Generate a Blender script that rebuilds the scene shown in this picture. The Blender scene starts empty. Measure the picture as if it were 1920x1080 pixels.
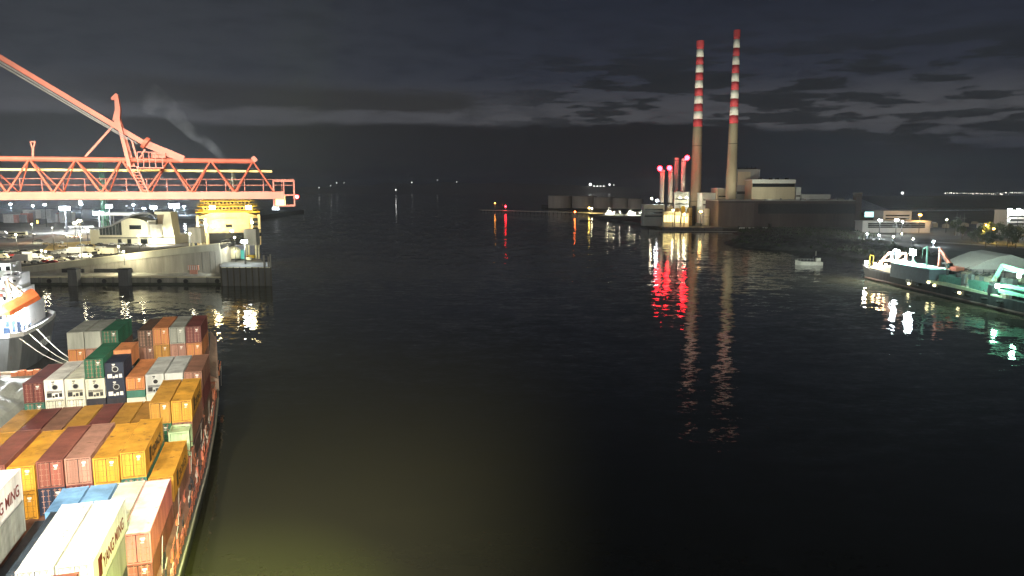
import bpy, math, random
from mathutils import Vector, Matrix, noise
R = math.radians
random.seed(7)
sc = bpy.context.scene
COL = sc.collection
# ------------------------------------------------------------------ camera constants
F, HZ, H = 1400.0, 355.0, 39.0
PITCH = math.atan((540 - HZ) / F)
CP, SP = math.cos(PITCH), math.sin(PITCH)
TH = R(17)                      # heading of the quay and of the container ship
U = Vector((-math.sin(TH), math.cos(TH), 0)); V = Vector((math.cos(TH), math.sin(TH), 0))

def ray(px, py):
    u = (540 - py) / F
    return Vector(((px - 960) / F, CP + u * SP, -SP + u * CP))
def G(px, py, Z=0.0):
    r = ray(px, py); t = (Z - H) / r.z
    return Vector((r.x * t, r.y * t, Z))
def D(px, py, Y):
    r = ray(px, py); t = Y / r.y
    return Vector((r.x * t, Y, H + r.z * t))
def S(a, b, z=0.0):             # ship frame to world
    v = U * a + V * b
    return Vector((v.x, v.y, z))
def A(px, py, a0):              # ray hits the vertical plane a = a0: returns (b, z)
    r = ray(px, py); t = a0 / (r.x * U.x + r.y * U.y)
    return (r.x * V.x + r.y * V.y) * t, H + r.z * t

# ------------------------------------------------------------------ materials
def nt(name):
    m = bpy.data.materials.new(name); m.use_nodes = True
    n = m.node_tree.nodes; l = m.node_tree.links
    return m, n, l, n['Principled BSDF']
_M = {}
def pbr(name, col, rough=.6, metal=0., var=.25, scale=.6, bump=0., streak=False, rust=0., spec=.4):
    if name in _M: return _M[name]
    m, n, l, b = nt(name)
    tc = n.new('ShaderNodeTexCoord'); oi = n.new('ShaderNodeObjectInfo')
    add = n.new('ShaderNodeVectorMath'); add.operation = 'ADD'
    sh = n.new('ShaderNodeVectorMath'); sh.operation = 'SCALE'
    cmb = n.new('ShaderNodeCombineXYZ')
    for k in range(3): l.new(oi.outputs['Random'], cmb.inputs[k])
    l.new(cmb.outputs[0], sh.inputs[0]); sh.inputs['Scale'].default_value = 37.
    l.new(tc.outputs['Object'], add.inputs[0]); l.new(sh.outputs[0], add.inputs[1])
    src = add.outputs[0]
    if streak:
        mp = n.new('ShaderNodeMapping'); mp.inputs['Scale'].default_value = (1, 1, .12)
        l.new(src, mp.inputs[0]); src2 = mp.outputs[0]
    else: src2 = src
    no = n.new('ShaderNodeTexNoise'); no.inputs['Scale'].default_value = scale; no.inputs['Detail'].default_value = 7; no.inputs['Roughness'].default_value = .65
    l.new(src2, no.inputs['Vector'])
    cr = n.new('ShaderNodeValToRGB')
    cr.color_ramp.elements[0].position = .3; cr.color_ramp.elements[1].position = .72
    lo = [c * (1 - var) for c in col]; hi = [min(1, c * (1 + var * .6)) for c in col]
    cr.color_ramp.elements[0].color = (*lo, 1); cr.color_ramp.elements[1].color = (*hi, 1)
    l.new(no.outputs[0], cr.inputs[0]); out = cr.outputs[0]
    if rust:
        n2 = n.new('ShaderNodeTexNoise'); n2.inputs['Scale'].default_value = scale * 2.3; n2.inputs['Detail'].default_value = 9; n2.inputs['Roughness'].default_value = .7
        l.new(src2, n2.inputs['Vector'])
        r2 = n.new('ShaderNodeValToRGB'); r2.color_ramp.elements[0].position = .64 - rust * .15; r2.color_ramp.elements[1].position = .72 - rust * .12
        l.new(n2.outputs[0], r2.inputs[0])
        mx = n.new('ShaderNodeMix'); mx.data_type = 'RGBA'
        l.new(r2.outputs[0], mx.inputs['Factor']); l.new(out, mx.inputs['A']); mx.inputs['B'].default_value = (.13, .062, .032, 1)
        out = mx.outputs['Result']
    l.new(out, b.inputs['Base Color'])
    b.inputs['Roughness'].default_value = rough; b.inputs['Metallic'].default_value = metal
    b.inputs['Specular IOR Level'].default_value = spec
    if bump:
        bp = n.new('ShaderNodeBump'); bp.inputs['Strength'].default_value = bump; bp.inputs['Distance'].default_value = .1
        l.new(no.outputs[0], bp.inputs['Height']); l.new(bp.outputs[0], b.inputs['Normal'])
    _M[name] = m; return m
def emis(name, col, s):
    if name in _M: return _M[name]
    m, n, l, b = nt(name)
    b.inputs['Base Color'].default_value = (*col, 1)
    b.inputs['Emission Color'].default_value = (*col, 1); b.inputs['Emission Strength'].default_value = s
    _M[name] = m; return m

# ------------------------------------------------------------------ mesh builder
class MB:
    def __init__(s): s.v = []; s.f = []
    def add(s, vs, fs):
        o = len(s.v); s.v += [tuple(x) for x in vs]; s.f += [tuple(i + o for i in f) for f in fs]; return s
    def box(s, x0, x1, y0, y1, z0, z1):
        x0, x1 = min(x0, x1), max(x0, x1); y0, y1 = min(y0, y1), max(y0, y1); z0, z1 = min(z0, z1), max(z0, z1)
        return s.add([(x0,y0,z0),(x1,y0,z0),(x1,y1,z0),(x0,y1,z0),(x0,y0,z1),(x1,y0,z1),(x1,y1,z1),(x0,y1,z1)],
            [(0,3,2,1),(4,5,6,7),(0,1,5,4),(1,2,6,5),(2,3,7,6),(3,0,4,7)])
    def beam(s, p, q, w, h=None):
        p, q = Vector(p), Vector(q); h = h or w; d = (q - p)
        if d.length < 1e-6: return s
        d.normalize()
        up = Vector((0,0,1)) if abs(d.z) < .95 else Vector((0,1,0))
        x = d.cross(up).normalized() * w / 2; y = x.cross(d).normalized() * h / 2
        return s.add([p-x-y,p+x-y,p+x+y,p-x+y,q-x-y,q+x-y,q+x+y,q-x+y],[(0,1,2,3),(7,6,5,4),(0,4,5,1),(1,5,6,2),(2,6,7,3),(3,7,4,0)])
    def tube(s, p, q, r0, r1=None, n=10, cap=True):
        p, q = Vector(p), Vector(q); r1 = r0 if r1 is None else r1; d = (q - p)
        if d.length < 1e-6: return s
        d.normalize()
        up = Vector((0,0,1)) if abs(d.z) < .95 else Vector((0,1,0))
        x = d.cross(up).normalized(); y = x.cross(d).normalized()
        vs = []
        for c, r in ((p, r0), (q, r1)):
            for i in range(n):
                t = 2*math.pi*i/n; vs.append(c + x*math.cos(t)*r + y*math.sin(t)*r)
        fs = [(i, (i+1)%n, n+(i+1)%n, n+i) for i in range(n)]
        if cap: fs += [tuple(range(n))[::-1], tuple(range(n, 2*n))]
        return s.add(vs, fs)
    def lathe(s, prof, n=24, c=(0,0)):     # prof: [(r,z)...]
        vs = []; fs = []
        for r, z in prof:
            for i in range(n):
                t = 2*math.pi*i/n; vs.append((c[0]+r*math.cos(t), c[1]+r*math.sin(t), z))
        for k in range(len(prof)-1):
            for i in range(n):
                j = (i+1) % n; fs.append((k*n+i, k*n+j, (k+1)*n+j, (k+1)*n+i))
        fs.append(tuple(range(n))[::-1]); fs.append(tuple(range((len(prof)-1)*n, len(prof)*n)))
        return s.add(vs, fs)
    def prism(s, poly, z0, z1):            # poly in xy; z0,z1 number or list
        n = len(poly); za = z0 if isinstance(z0, (list,tuple)) else [z0]*n; zb = z1 if isinstance(z1, (list,tuple)) else [z1]*n
        vs = [(p[0],p[1],za[i]) for i,p in enumerate(poly)] + [(p[0],p[1],zb[i]) for i,p in enumerate(poly)]
        fs = [tuple(range(n))[::-1], tuple(range(n,2*n))] + [(i,(i+1)%n,n+(i+1)%n,n+i) for i in range(n)]
        return s.add(vs, fs)
    def slab(s, poly, y0, y1):             # poly in xz, extruded along y
        n = len(poly)
        vs = [(p[0],y0,p[1]) for p in poly] + [(p[0],y1,p[1]) for p in poly]
        return s.add(vs, [tuple(range(n)), tuple(range(n,2*n))[::-1]] + [(i,n+i,n+(i+1)%n,(i+1)%n) for i in range(n)])
    def side(s, poly, x0, x1):             # poly in yz, extruded along x
        n = len(poly)
        vs = [(x0,p[0],p[1]) for p in poly] + [(x1,p[0],p[1]) for p in poly]
        return s.add(vs, [tuple(range(n))[::-1], tuple(range(n,2*n))] + [(i,(i+1)%n,n+(i+1)%n,n+i) for i in range(n)])
    def ball(s, c, r, n=10, m=6):
        c = Vector(c); vs = [c + Vector((0,0,-r))]; fs = []
        for k in range(1, m):
            a = -math.pi/2 + math.pi*k/m
            for i in range(n):
                t = 2*math.pi*i/n; vs.append(c + Vector((r*math.cos(a)*math.cos(t), r*math.cos(a)*math.sin(t), r*math.sin(a))))
        vs.append(c + Vector((0,0,r)))
        for i in range(n): fs.append((0, 1+(i+1)%n, 1+i))
        for k in range(m-2):
            for i in range(n):
                j=(i+1)%n; fs.append((1+k*n+i,1+k*n+j,1+(k+1)*n+j,1+(k+1)*n+i))
        e=len(vs)-1
        for i in range(n): fs.append((e, 1+(m-2)*n+i, 1+(m-2)*n+(i+1)%n))
        return s.add(vs, fs)
    def xf(s, M, start=0):
        for i in range(start, len(s.v)): s.v[i] = tuple(M @ Vector(s.v[i]))
        return s
    def mesh(s, name, mat=None):
        me = bpy.data.meshes.new(name); me.from_pydata(s.v, [], s.f); me.update()
        if mat: me.materials.append(mat)
        import bmesh
        bm = bmesh.new(); bm.from_mesh(me); bmesh.ops.recalc_face_normals(bm, faces=bm.faces); bm.to_mesh(me); bm.free()
        return me
    def obj(s, name, mat, parent=None, smooth=False):
        me = s.mesh(name, mat); o = bpy.data.objects.new(name, me); COL.objects.link(o)
        if parent is not None: o.parent = parent
        if smooth:
            for p in me.polygons: p.use_smooth = True
        return o
def link(name, me, parent=None, mat=None):
    o = bpy.data.objects.new(name, me); COL.objects.link(o)
    if parent is not None: o.parent = parent
    if mat is not None:
        if not me.materials: me.materials.append(mat)
        o.material_slots[0].link = 'OBJECT'; o.material_slots[0].material = mat
    return o
def tag(o, label=None, cat=None, group=None, kind=None):
    for k, v in (('label',label),('category',cat),('group',group),('kind',kind)):
        if v: o[k] = v
    return o
def thing(name, label, cat, loc=(0,0,0), rz=0., group=None):
    o = bpy.data.objects.new(name, None); COL.objects.link(o); o.location = loc; o.rotation_euler = (0,0,rz); o.empty_display_size = .5
    return tag(o, label, cat, group)
def dup(o, parent=None, loc=None, rz=None, label=None):
    c = o.copy(); COL.objects.link(c)
    if parent is not None: c.parent = parent
    if loc is not None: c.location = loc
    if rz is not None: c.rotation_euler = (0,0,rz)
    if label: c['label'] = label
    for ch in kids.get(o.name, []): dup(ch, c)
    return c
kids = {}
def index_kids():
    kids.clear()
    for o in bpy.data.objects:
        if o.parent: kids.setdefault(o.parent.name, []).append(o)
def light(kind, loc, power, col=(1,1,1), target=None, size=.5, spot=60, blend=.6):
    d = bpy.data.lights.new('lamp_light', kind); d.energy = power; d.color = col
    if kind in ('POINT','SPOT'): d.shadow_soft_size = size
    if kind == 'SPOT': d.spot_size = R(spot); d.spot_blend = blend
    o = bpy.data.objects.new('lamp_light', d); COL.objects.link(o); o.location = loc
    o.visible_glossy = kind != 'POINT'      # the lamp heads themselves are what the water mirrors
    if target is not None: o.rotation_euler = (Vector(target)-Vector(loc)).to_track_quat('-Z','Y').to_euler()
    return o

# ------------------------------------------------------------------ common materials
m_concrete = pbr('concrete', (.34,.33,.28), .85, var=.45, scale=.25, bump=.3, streak=True)
m_concrete_dark = pbr('wet_concrete', (.12,.125,.125), .7, var=.45, scale=.3, bump=.3, streak=True)
m_asphalt = pbr('asphalt', (.12,.115,.105), .9, var=.5, scale=.05)
m_steel = pbr('grey_steel', (.3,.31,.32), .5, .3, var=.3, scale=.8)
m_dark = pbr('dark_steel', (.035,.037,.04), .6, .2, var=.4)
m_white = pbr('white_paint', (.75,.75,.72), .5, var=.15, scale=.4, rust=.15)
m_glass = pbr('dark_glass', (.015,.018,.02), .08, spec=.8)
m_orange = pbr('orange_red_paint', (.40,.105,.07), .5, var=.25, scale=.7, rust=.1)
m_rubber = pbr('rubber', (.02,.02,.02), .85)
m_yellow = pbr('yellow_paint', (.72,.5,.06), .55, var=.2, rust=.1)
m_rope = pbr('pale_rope', (.55,.5,.4), .9)
WHITE_L, WARM_L, SOD = (.93,.97,1.), (1.,.86,.6), (1.,.6,.2)
e_white = emis('white_lamp', (.9,.96,1), 40)
e_warm = emis('warm_lamp', (1,.85,.5), 30)
e_sod = emis('sodium_lamp', (1,.5,.12), 25)
e_red = emis('red_lamp', (1,.014,.024), 52)
e_cyan = emis('lit_screen', (.55,.95,.95), 1.6)

# ------------------------------------------------------------------ world: night sky with cloud layers
w = bpy.data.worlds.new('World'); sc.world = w; w.use_nodes = True
n, l = w.node_tree.nodes, w.node_tree.links
bg = n['Background']
def mth(op, a, b=None, c=None, clamp=False):
    x = n.new('ShaderNodeMath'); x.operation = op; x.use_clamp = clamp
    for i, q in enumerate((a, b, c)):
        if q is None: continue
        if isinstance(q, (int, float)): x.inputs[i].default_value = q
        else: l.new(q, x.inputs[i])
    return x.outputs[0]
def mixc(f, a, b):
    x = n.new('ShaderNodeMix'); x.data_type = 'RGBA'
    if isinstance(f, (int,float)): x.inputs['Factor'].default_value = f
    else: l.new(f, x.inputs['Factor'])
    for k, q in (('A',a),('B',b)):
        if isinstance(q, tuple): x.inputs[k].default_value = (*q, 1)
        else: l.new(q, x.inputs[k])
    return x.outputs['Result']
def sstep(x, a, b):
    mr = n.new('ShaderNodeMapRange'); mr.interpolation_type = 'SMOOTHSTEP'
    l.new(x, mr.inputs[0]); mr.inputs[1].default_value = a; mr.inputs[2].default_value = b
    return mr.outputs[0]
tc = n.new('ShaderNodeTexCoord'); sep = n.new('ShaderNodeSeparateXYZ'); l.new(tc.outputs['Generated'], sep.inputs[0])
X, Y, Z = sep.outputs
az = mth('ARCTAN2', X, Y)                         # radians, 0 = ahead, + right
el = mth('MULTIPLY', mth('ARCSINE', Z), 57.2958)  # degrees
azd = mth('MULTIPLY', az, 57.2958)
def cnoise(sx, sy, scale, off, detail=7, rough=.6):
    c = n.new('ShaderNodeCombineXYZ'); l.new(mth('MULTIPLY', azd, sx), c.inputs[0]); l.new(mth('MULTIPLY', el, sy), c.inputs[1]); c.inputs[2].default_value = off
    t = n.new('ShaderNodeTexNoise'); t.inputs['Scale'].default_value = scale; t.inputs['Detail'].default_value = detail; t.inputs['Roughness'].default_value = rough
    l.new(c.outputs[0], t.inputs['Vector']); return t.outputs[0]
nb = cnoise(1, 3, .12, 1.3)
ns = cnoise(1, 7.5, .13, 8.1)
nf = cnoise(1, 4, .4, 4.4)
night = n.new('ShaderNodeTexSky'); night.sky_type = 'NISHITA'; night.sun_disc = False; night.sun_elevation = R(-4); night.sun_rotation = R(160)
# clear night blue, a little lighter and greyer towards the left where the town's light reaches it
leftness = sstep(azd, 12, -32)
base = mixc(sstep(el, 6, 17), (.027,.031,.046), (.0125,.016,.027))
base = mixc(mth('MULTIPLY', leftness, .75), base, (.036,.040,.047))
# bright gap of clear sky above the bank
gap = mth('MULTIPLY', sstep(el, 2., 4.8), sstep(el, 8.5, 5.2))
base = mixc(mth('MULTIPLY', gap, .85), base, (.075,.076,.083))
# scattered small clouds
base = mixc(mth('MULTIPLY', sstep(nf, .42, .68), .34), base, (.011,.013,.019))
cl = sstep(mth('ADD', ns, mth('MULTIPLY', nf, .25)), .60, .655)
cl = mth('MULTIPLY', cl, mth('MULTIPLY', sstep(el, 12.5, 7.5), sstep(azd, -6, 7)))
base = mixc(mth('MULTIPLY', cl, .85), base, (.014,.016,.019))
# the long dark cloud on the left
lc = mth('ADD', el, mth('MULTIPLY', mth('SUBTRACT', nf, .5), 1.7))
lc = mth('MULTIPLY', sstep(lc, 5.45, 5.95), sstep(mth('ADD', lc, mth('MULTIPLY', azd, .02)), 7.5, 6.5))
lc = mth('MULTIPLY', lc, mth('MULTIPLY', sstep(azd, -1.5, -4), sstep(azd, -34, -24)))
base = mixc(mth('MULTIPLY', lc, .85), base, (.024,.024,.024))
# low bank along the horizon
edge = mth('ADD', el, mth('MULTIPLY', mth('SUBTRACT', nb, .5), 1.6))
edge = mth('ADD', edge, mth('MULTIPLY', mth('SUBTRACT', nf, .5), .7))
edge = mth('ADD', edge, mth('MULTIPLY', sstep(azd, 14, 32), 2.4))
bank = sstep(edge, 5.0, 4.55)
bankc = mixc(leftness, (.0125,.013,.016), (.025,.0255,.026))
bankc = mixc(mth('MULTIPLY', sstep(azd, 12, 24), .8), bankc, (.019,.024,.032))
base = mixc(bank, base, bankc)
# a few stars
vo = n.new('ShaderNodeTexVoronoi'); vo.inputs['Scale'].default_value = 55; l.new(tc.outputs['Generated'], vo.inputs['Vector'])
vsp = n.new('ShaderNodeSeparateColor'); l.new(vo.outputs['Color'], vsp.inputs[0])
star = mth('MULTIPLY', mth('LESS_THAN', vo.outputs['Distance'], .03), mth('GREATER_THAN', vsp.outputs[0], .93))
star = mth('MULTIPLY', star, sstep(el, 7, 9))
base = mixc(mth('MULTIPLY', star, .6), base, (.3,.32,.36))
mixs = n.new('ShaderNodeMix'); mixs.data_type = 'RGBA'; mixs.blend_type = 'ADD'; mixs.inputs['Factor'].default_value = .01
l.new(base, mixs.inputs['A']); l.new(night.outputs[0], mixs.inputs['B'])
l.new(mixs.outputs['Result'], bg.inputs['Color']); bg.inputs['Strength'].default_value = 1.0

# moonlight / general glow of the port (one very soft, weak lamp from behind the camera on the left)
sd = bpy.data.lights.new('moon', 'SUN'); sd.energy = .28; sd.angle = R(12); sd.color = (1,.93,.82)
so = bpy.data.objects.new('moon', sd); COL.objects.link(so); so.rotation_euler = Vector((.45,.8,-.42)).to_track_quat('-Z','Y').to_euler()

# ------------------------------------------------------------------ water
def make_water():
    m, n, l, b = nt('harbour_water')
    g = n.new('ShaderNodeNewGeometry')
    def nz(scale, sx, sy, amp, det=3):
        mp = n.new('ShaderNodeMapping'); mp.inputs['Scale'].default_value = (sx, sy, 1); l.new(g.outputs['Position'], mp.inputs[0])
        t = n.new('ShaderNodeTexNoise'); t.inputs['Scale'].default_value = scale; t.inputs['Detail'].default_value = det; l.new(mp.outputs[0], t.inputs['Vector'])
        a = n.new('ShaderNodeVectorMath'); a.operation = 'SUBTRACT'; l.new(t.outputs['Color'], a.inputs[0]); a.inputs[1].default_value = (.5,.5,.5)
        k = n.new('ShaderNodeVectorMath'); k.operation = 'MULTIPLY'; l.new(a.outputs[0], k.inputs[0]); k.inputs[1].default_value = (amp, amp, 0)
        return k.outputs[0]
    parts = [nz(2.2, 1, 1.5, .06, 3), nz(.6, 1, 1.7, .115, 2), nz(.15, 1, 2.0, .12, 2), nz(.045, 1, 1.8, .035, 2)]
    v = parts[0]
    for q in parts[1:]:
        a = n.new('ShaderNodeVectorMath'); a.operation = 'ADD'; l.new(v, a.inputs[0]); l.new(q, a.inputs[1]); v = a.outputs[0]
    # patches of calmer and rougher water
    pt = n.new('ShaderNodeTexNoise'); pt.inputs['Scale'].default_value = .009; pt.inputs['Detail'].default_value = 3; l.new(g.outputs['Position'], pt.inputs['Vector'])
    mr = n.new('ShaderNodeMapRange'); l.new(pt.outputs[0], mr.inputs[0]); mr.inputs[1].default_value = .35; mr.inputs[2].default_value = .65; mr.inputs[3].default_value = .6; mr.inputs[4].default_value = 1.3
    s = n.new('ShaderNodeVectorMath'); s.operation = 'SCALE'; l.new(v, s.inputs[0]); l.new(mr.outputs[0], s.inputs['Scale'])
    a = n.new('ShaderNodeVectorMath'); a.operation = 'ADD'; l.new(s.outputs[0], a.inputs[0]); a.inputs[1].default_value = (0,0,1)
    nn = n.new('ShaderNodeVectorMath'); nn.operation = 'NORMALIZE'; l.new(a.outputs[0], nn.inputs[0])
    l.new(nn.outputs[0], b.inputs['Normal'])
    b.inputs['Base Color'].default_value = (.03,.030,.018,1); b.inputs['Roughness'].default_value = .03; b.inputs['IOR'].default_value = 1.33
    return m
m_water = make_water()
wmb = MB(); wmb.add([(-14000,-400,0),(14000,-400,0),(14000,16000,0),(-14000,16000,0)], [(0,1,2,3)])
tag(wmb.obj('water', m_water), kind='structure')
sb = MB(); sb.add([(-14000,-400,-12),(14000,-400,-12),(14000,16000,-12),(-14000,16000,-12)], [(0,1,2,3)])
tag(sb.obj('seabed', m_dark), kind='structure')

# ================================================================== CONTAINERS
def cont_meshes(L, HH):
    W = 2.44
    d = {}
    # corrugated body (x across, y along from 0 near end, z up)
    mb = MB()
    n_c = int(L / .28); prof = []
    for i in range(n_c):
        y = .16 + (L - .32) * i / n_c; s = (L - .32) / n_c
        prof += [(y, 0.), (y + s*.35, 0.), (y + s*.5, 1.), (y + s*.85, 1.)]
    prof.append((L - .16, 0.))
    z0, z1 = .16, HH - .1
    for sx in (-1, 1):
        vs = []; fs = []
        for y, k in prof:
            x = sx * (W/2 - .015 - .035*k); vs += [(x,y,z0),(x,y,z1)]
        for i in range(len(prof)-1): fs.append((2*i,2*i+2,2*i+3,2*i+1))
        mb.add(vs, fs)
    vs = []; fs = []
    for y, k in prof:
        z = HH - .03 - .02*k; vs += [(-W/2+.05,y,z),(W/2-.05,y,z)]
    for i in range(len(prof)-1): fs.append((2*i,2*i+1,2*i+3,2*i+2))
    vs_r, fs_r = vs, fs
    mb.box(-W/2+.06, W/2-.06, .14, L-.14, .1, .15)
    mb.box(-W/2+.08, W/2-.08, L-.1, L-.05, .15, HH-.1)
    d['body'] = mb.mesh('body'); rf = MB(); rf.add(vs_r, fs_r); d['roof'] = rf.mesh('roof')
    fr = MB()
    for x in (-W/2, W/2-.14):
        for y in (0, L-.14): fr.box(x, x+.14, y, y+.14, .11, HH-.12)
        fr.box(x+(.02 if x<0 else .06), x+(.08 if x<0 else .12), .14, L-.14, HH-.1, HH-.02)
        fr.box(x+(.02 if x<0 else .06), x+(.08 if x<0 else .12), .14, L-.14, .02, .16)
    for y in (.01, L-.11):
        fr.box(-W/2+.14, W/2-.14, y, y+.1, HH-.13, HH-.02); fr.box(-W/2+.14, W/2-.14, y, y+.1, .02, .15)
    cc = fr
    for x in (-W/2-.004, W/2-.176):
        for y in (-.004, L-.176):
            cc.box(x, x+.18, y, y+.18, 0, .12); cc.box(x, x+.18, y, y+.18, HH-.12, HH+.003)
    d['frame'] = fr.mesh('frame')
    dr = MB(); w = (W-.3)/2
    dr.box(0.01, w-.01, .05, .09, .17, HH-.15)
    nr = 5
    for k in range(nr):
        z = .25 + (HH-.55)*k/nr; hh = (HH-.55)/nr*.55
        dr.box(.1, w-.1, .022, .052, z, z+hh)
    d['door'] = dr.mesh('door'); sl = MB(); sl.box(-.02,.03,.035,.1,.16,HH-.14); sl.box(w-.03,w+.01,.035,.1,.16,HH-.14); sl.box(.03,w-.03,.035,.1,HH-.2,HH-.14); sl.box(.03,w-.03,.035,.1,.15,.2); d['seal'] = sl.mesh('door_seal')
    rd = MB(); rd.tube((0,.0,.16),(0,.0,HH-.14),.03,n=6); [rd.box(-.16,.16,-.03,.025,.22+(HH-.5)*k_/4,.27+(HH-.5)*k_/4) for k_ in range(5)]; rd.box(-.05,.05,-.02,.03,HH*.4,HH*.4+.06); rd.box(-.06,.06,-.02,.03,.3,.36); rd.box(-.06,.06,-.02,.03,HH-.4,HH-.34)
    d['rod'] = rd.mesh('lock_rod')
    pl = MB(); pl.box(-.2,.2,-.004,0,0,.16); pl.box(-.12,.12,-.004,0,-.14,-.05); pl.box(-.2,.1,-.004,0,-.32,-.25)
    d['plate'] = pl.mesh('marking_plate')
    # reefer end
    pn = MB(); pn.box(-W/2+.15, W/2-.15, .03, .1, .16, HH-.14)
    d['panel'] = pn.mesh('end_panel')
    fh = MB(); fh.lathe([(.42,-.02),(.42,.03),(.34,.035),(.33,0)],20); fh.xf(Matrix.Rotation(R(90),4,'X')); d['shroud'] = fh.mesh('fan_ring')
    fn = MB(); fn.lathe([(.32,0),(.32,.02)],16)
    for k in range(6):
        a = k*math.pi/3; fn.add([(0,0,.03),(.3*math.cos(a),.3*math.sin(a),.05),(.3*math.cos(a+.5),.3*math.sin(a+.5),.03)],[(0,1,2)])
    fn.xf(Matrix.Rotation(R(90),4,'X')); d['fan'] = fn.mesh('fan')
    cb = MB(); cb.box(-.95,-.35,-.03,.02,.35,.95); cb.box(.05,.4,-.03,.02,.35,.8); cb.box(.55,.95,-.02,.02,.35,.9); cb.box(-.28,-.02,-.025,.02,.3,.6)
    d['controls'] = cb.mesh('control_box')
    gr = MB()
    for k in range(5): gr.box(-.95,.95,-.012,.02,1.05+.07*k,1.09+.07*k)
    d['grille'] = gr.mesh('grille')
    return d
CM = {}
def cm(L, HH):
    if (L,HH) not in CM: CM[(L,HH)] = cont_meshes(L, HH)
    return CM[(L,HH)]
CC = {'yellow':(.62,.315,.04),'golden':(.50,.26,.045),'ochre':(.40,.2,.04),'maroon':(.17,.05,.045),'redbrown':(.25,.085,.062),'brown':(.26,.13,.09),
      'pink':(.62,.2,.18),'dust':(.38,.2,.15),'white':(.80,.80,.76),'cream':(.70,.70,.58),'grey':(.33,.35,.31),'palegrey':(.50,.53,.52),'green':(.03,.15,.085),
      'teal':(.05,.17,.13),'navy':(.022,.032,.06),'slate':(.06,.085,.115),'sky':(.20,.42,.72),'orange':(.58,.23,.09),'black':(.03,.03,.04),'darkbrown':(.12,.075,.05),'lime':(.45,.62,.35)}
CMAT = {k: pbr('container_paint_'+k, v, .5, var=.42, scale=.55, rust=.22 if k in('yellow','maroon','brown','redbrown','orange','ochre','golden','dust','green') else .1, streak=True) for k, v in CC.items()}
m_cast = pbr('casting', (.16,.13,.11), .7); m_mark = pbr('white_marking', (.78,.78,.74), .7, var=.05)
m_fan = pbr('fan_black', (.012,.012,.014), .5); m_letter_r = pbr('dark_red_lettering', (.22,.03,.02), .6, var=.05); m_letter_k = pbr('black_lettering', (.05,.03,.015), .6, var=.05)
CROOF = {k: pbr('container_roof_'+k, tuple(c*.82 for c in v), .6, var=.5, scale=.35, rust=.38 if k not in('white','cream','sky','palegrey','slate') else .12) for k, v in CC.items()}
COLW = {'golden':'golden yellow','redbrown':'red-brown','pink':'salmon pink','dust':'dusty pink-brown','palegrey':'pale grey','sky':'sky blue','slate':'slate blue','darkbrown':'dark brown','lime':'lime green'}
def text(body, size, mat, parent, loc, rot, name='lettering', extrude=.01, sx=1.):
    cu = bpy.data.curves.new(name, 'FONT'); cu.body = body; cu.size = size; cu.extrude = extrude; cu.offset = .012*size
    cu.materials.append(mat); o = bpy.data.objects.new(name, cu); COL.objects.link(o); o.parent = parent
    me = bpy.data.meshes.new_from_object(o); bpy.data.objects.remove(o); o = bpy.data.objects.new(name, me); COL.objects.link(o); o.parent = parent
    o.location = loc; o.rotation_euler = rot; o.scale = (sx,1,1); return o
def container(a, b_right, z_top, color, label, L=12.19, HH=2.9, end='door', roofcol=None, letters=None, group='containers stacked on the ship', logo=False, far=False):
    d = cm(L, HH); b = b_right - 1.22 - .03
    o = thing('shipping_container', label, 'container', S(a, b, z_top - HH), TH, group)
    mat = CMAT[color]
    link('body', d['body'], o, mat); link('frame', d['frame'], o, mat); link('roof', d['roof'], o, CROOF[roofcol or color])
    HHs = HH
    if end == 'door':
        for s in (-1, 1):
            q = link('door', d['door'], o, mat); q.location = (0.005 if s > 0 else -1.075, 0, 0)
            link('door_seal', d['seal'], q, m_fan)
            for k in ((.3,.78) if s > 0 else (.29,.77)):
                r_ = link('lock_rod', d['rod'], q, CMAT['grey'] if color in ('grey','cream','white') else (CMAT['golden'] if color in ('yellow','golden','ochre','orange') else CMAT['dust'])); r_.location = (k, .0, 0)
        p = link('marking_plate', d['plate'], o, m_mark); p.location = (.55, .02, HHs*.78)
    elif end == 'reefer':
        q = link('end_panel', d['panel'], o, mat)
        r_ = link('fan_ring', d['shroud'], q, CMAT['palegrey']); r_.location = (.1, .01, HHs*.62)
        r_ = link('fan', d['fan'], q, m_fan); r_.location = (.1, .005, HHs*.62)
        r_ = link('control_box', d['controls'], q, m_dark if color not in ('navy','black') else m_mark); r_.location = (0,.01,0)
        r_ = link('grille', d['grille'], q, m_dark); r_.location = (0,.02,-.1)
        p = link('marking_plate', d['plate'], o, m_mark if color in ('navy','black') else m_dark); p.location = (-.1, .02, HHs*.86)
    else:
        q = link('end_panel', d['panel'], o, mat)
    if letters:
        m = m_letter_r if color == 'white' else m_letter_k
        tx = text(letters[0], letters[1], m, o, (1.225, letters[2], HH*.28), (R(90),0,R(90)), extrude=.008, sx=letters[3] if len(letters)>3 else 1.)
        if logo:
            lb = MB(); lb.box(1.212,1.228, letters[2]-1.5, letters[2]-.45, HH*.24, HH*.82); lb.box(1.212,1.228, letters[2]-.45, letters[2]-.25, HH*.62, HH*.82); lb.obj('logo_mark', m, o)
    return o
C0 = -12.4
def cr_(k): return C0 - 2.6*k
ORD = ['outermost','second','third','fourth','fifth','sixth','seventh','eighth','ninth','tenth']
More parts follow.
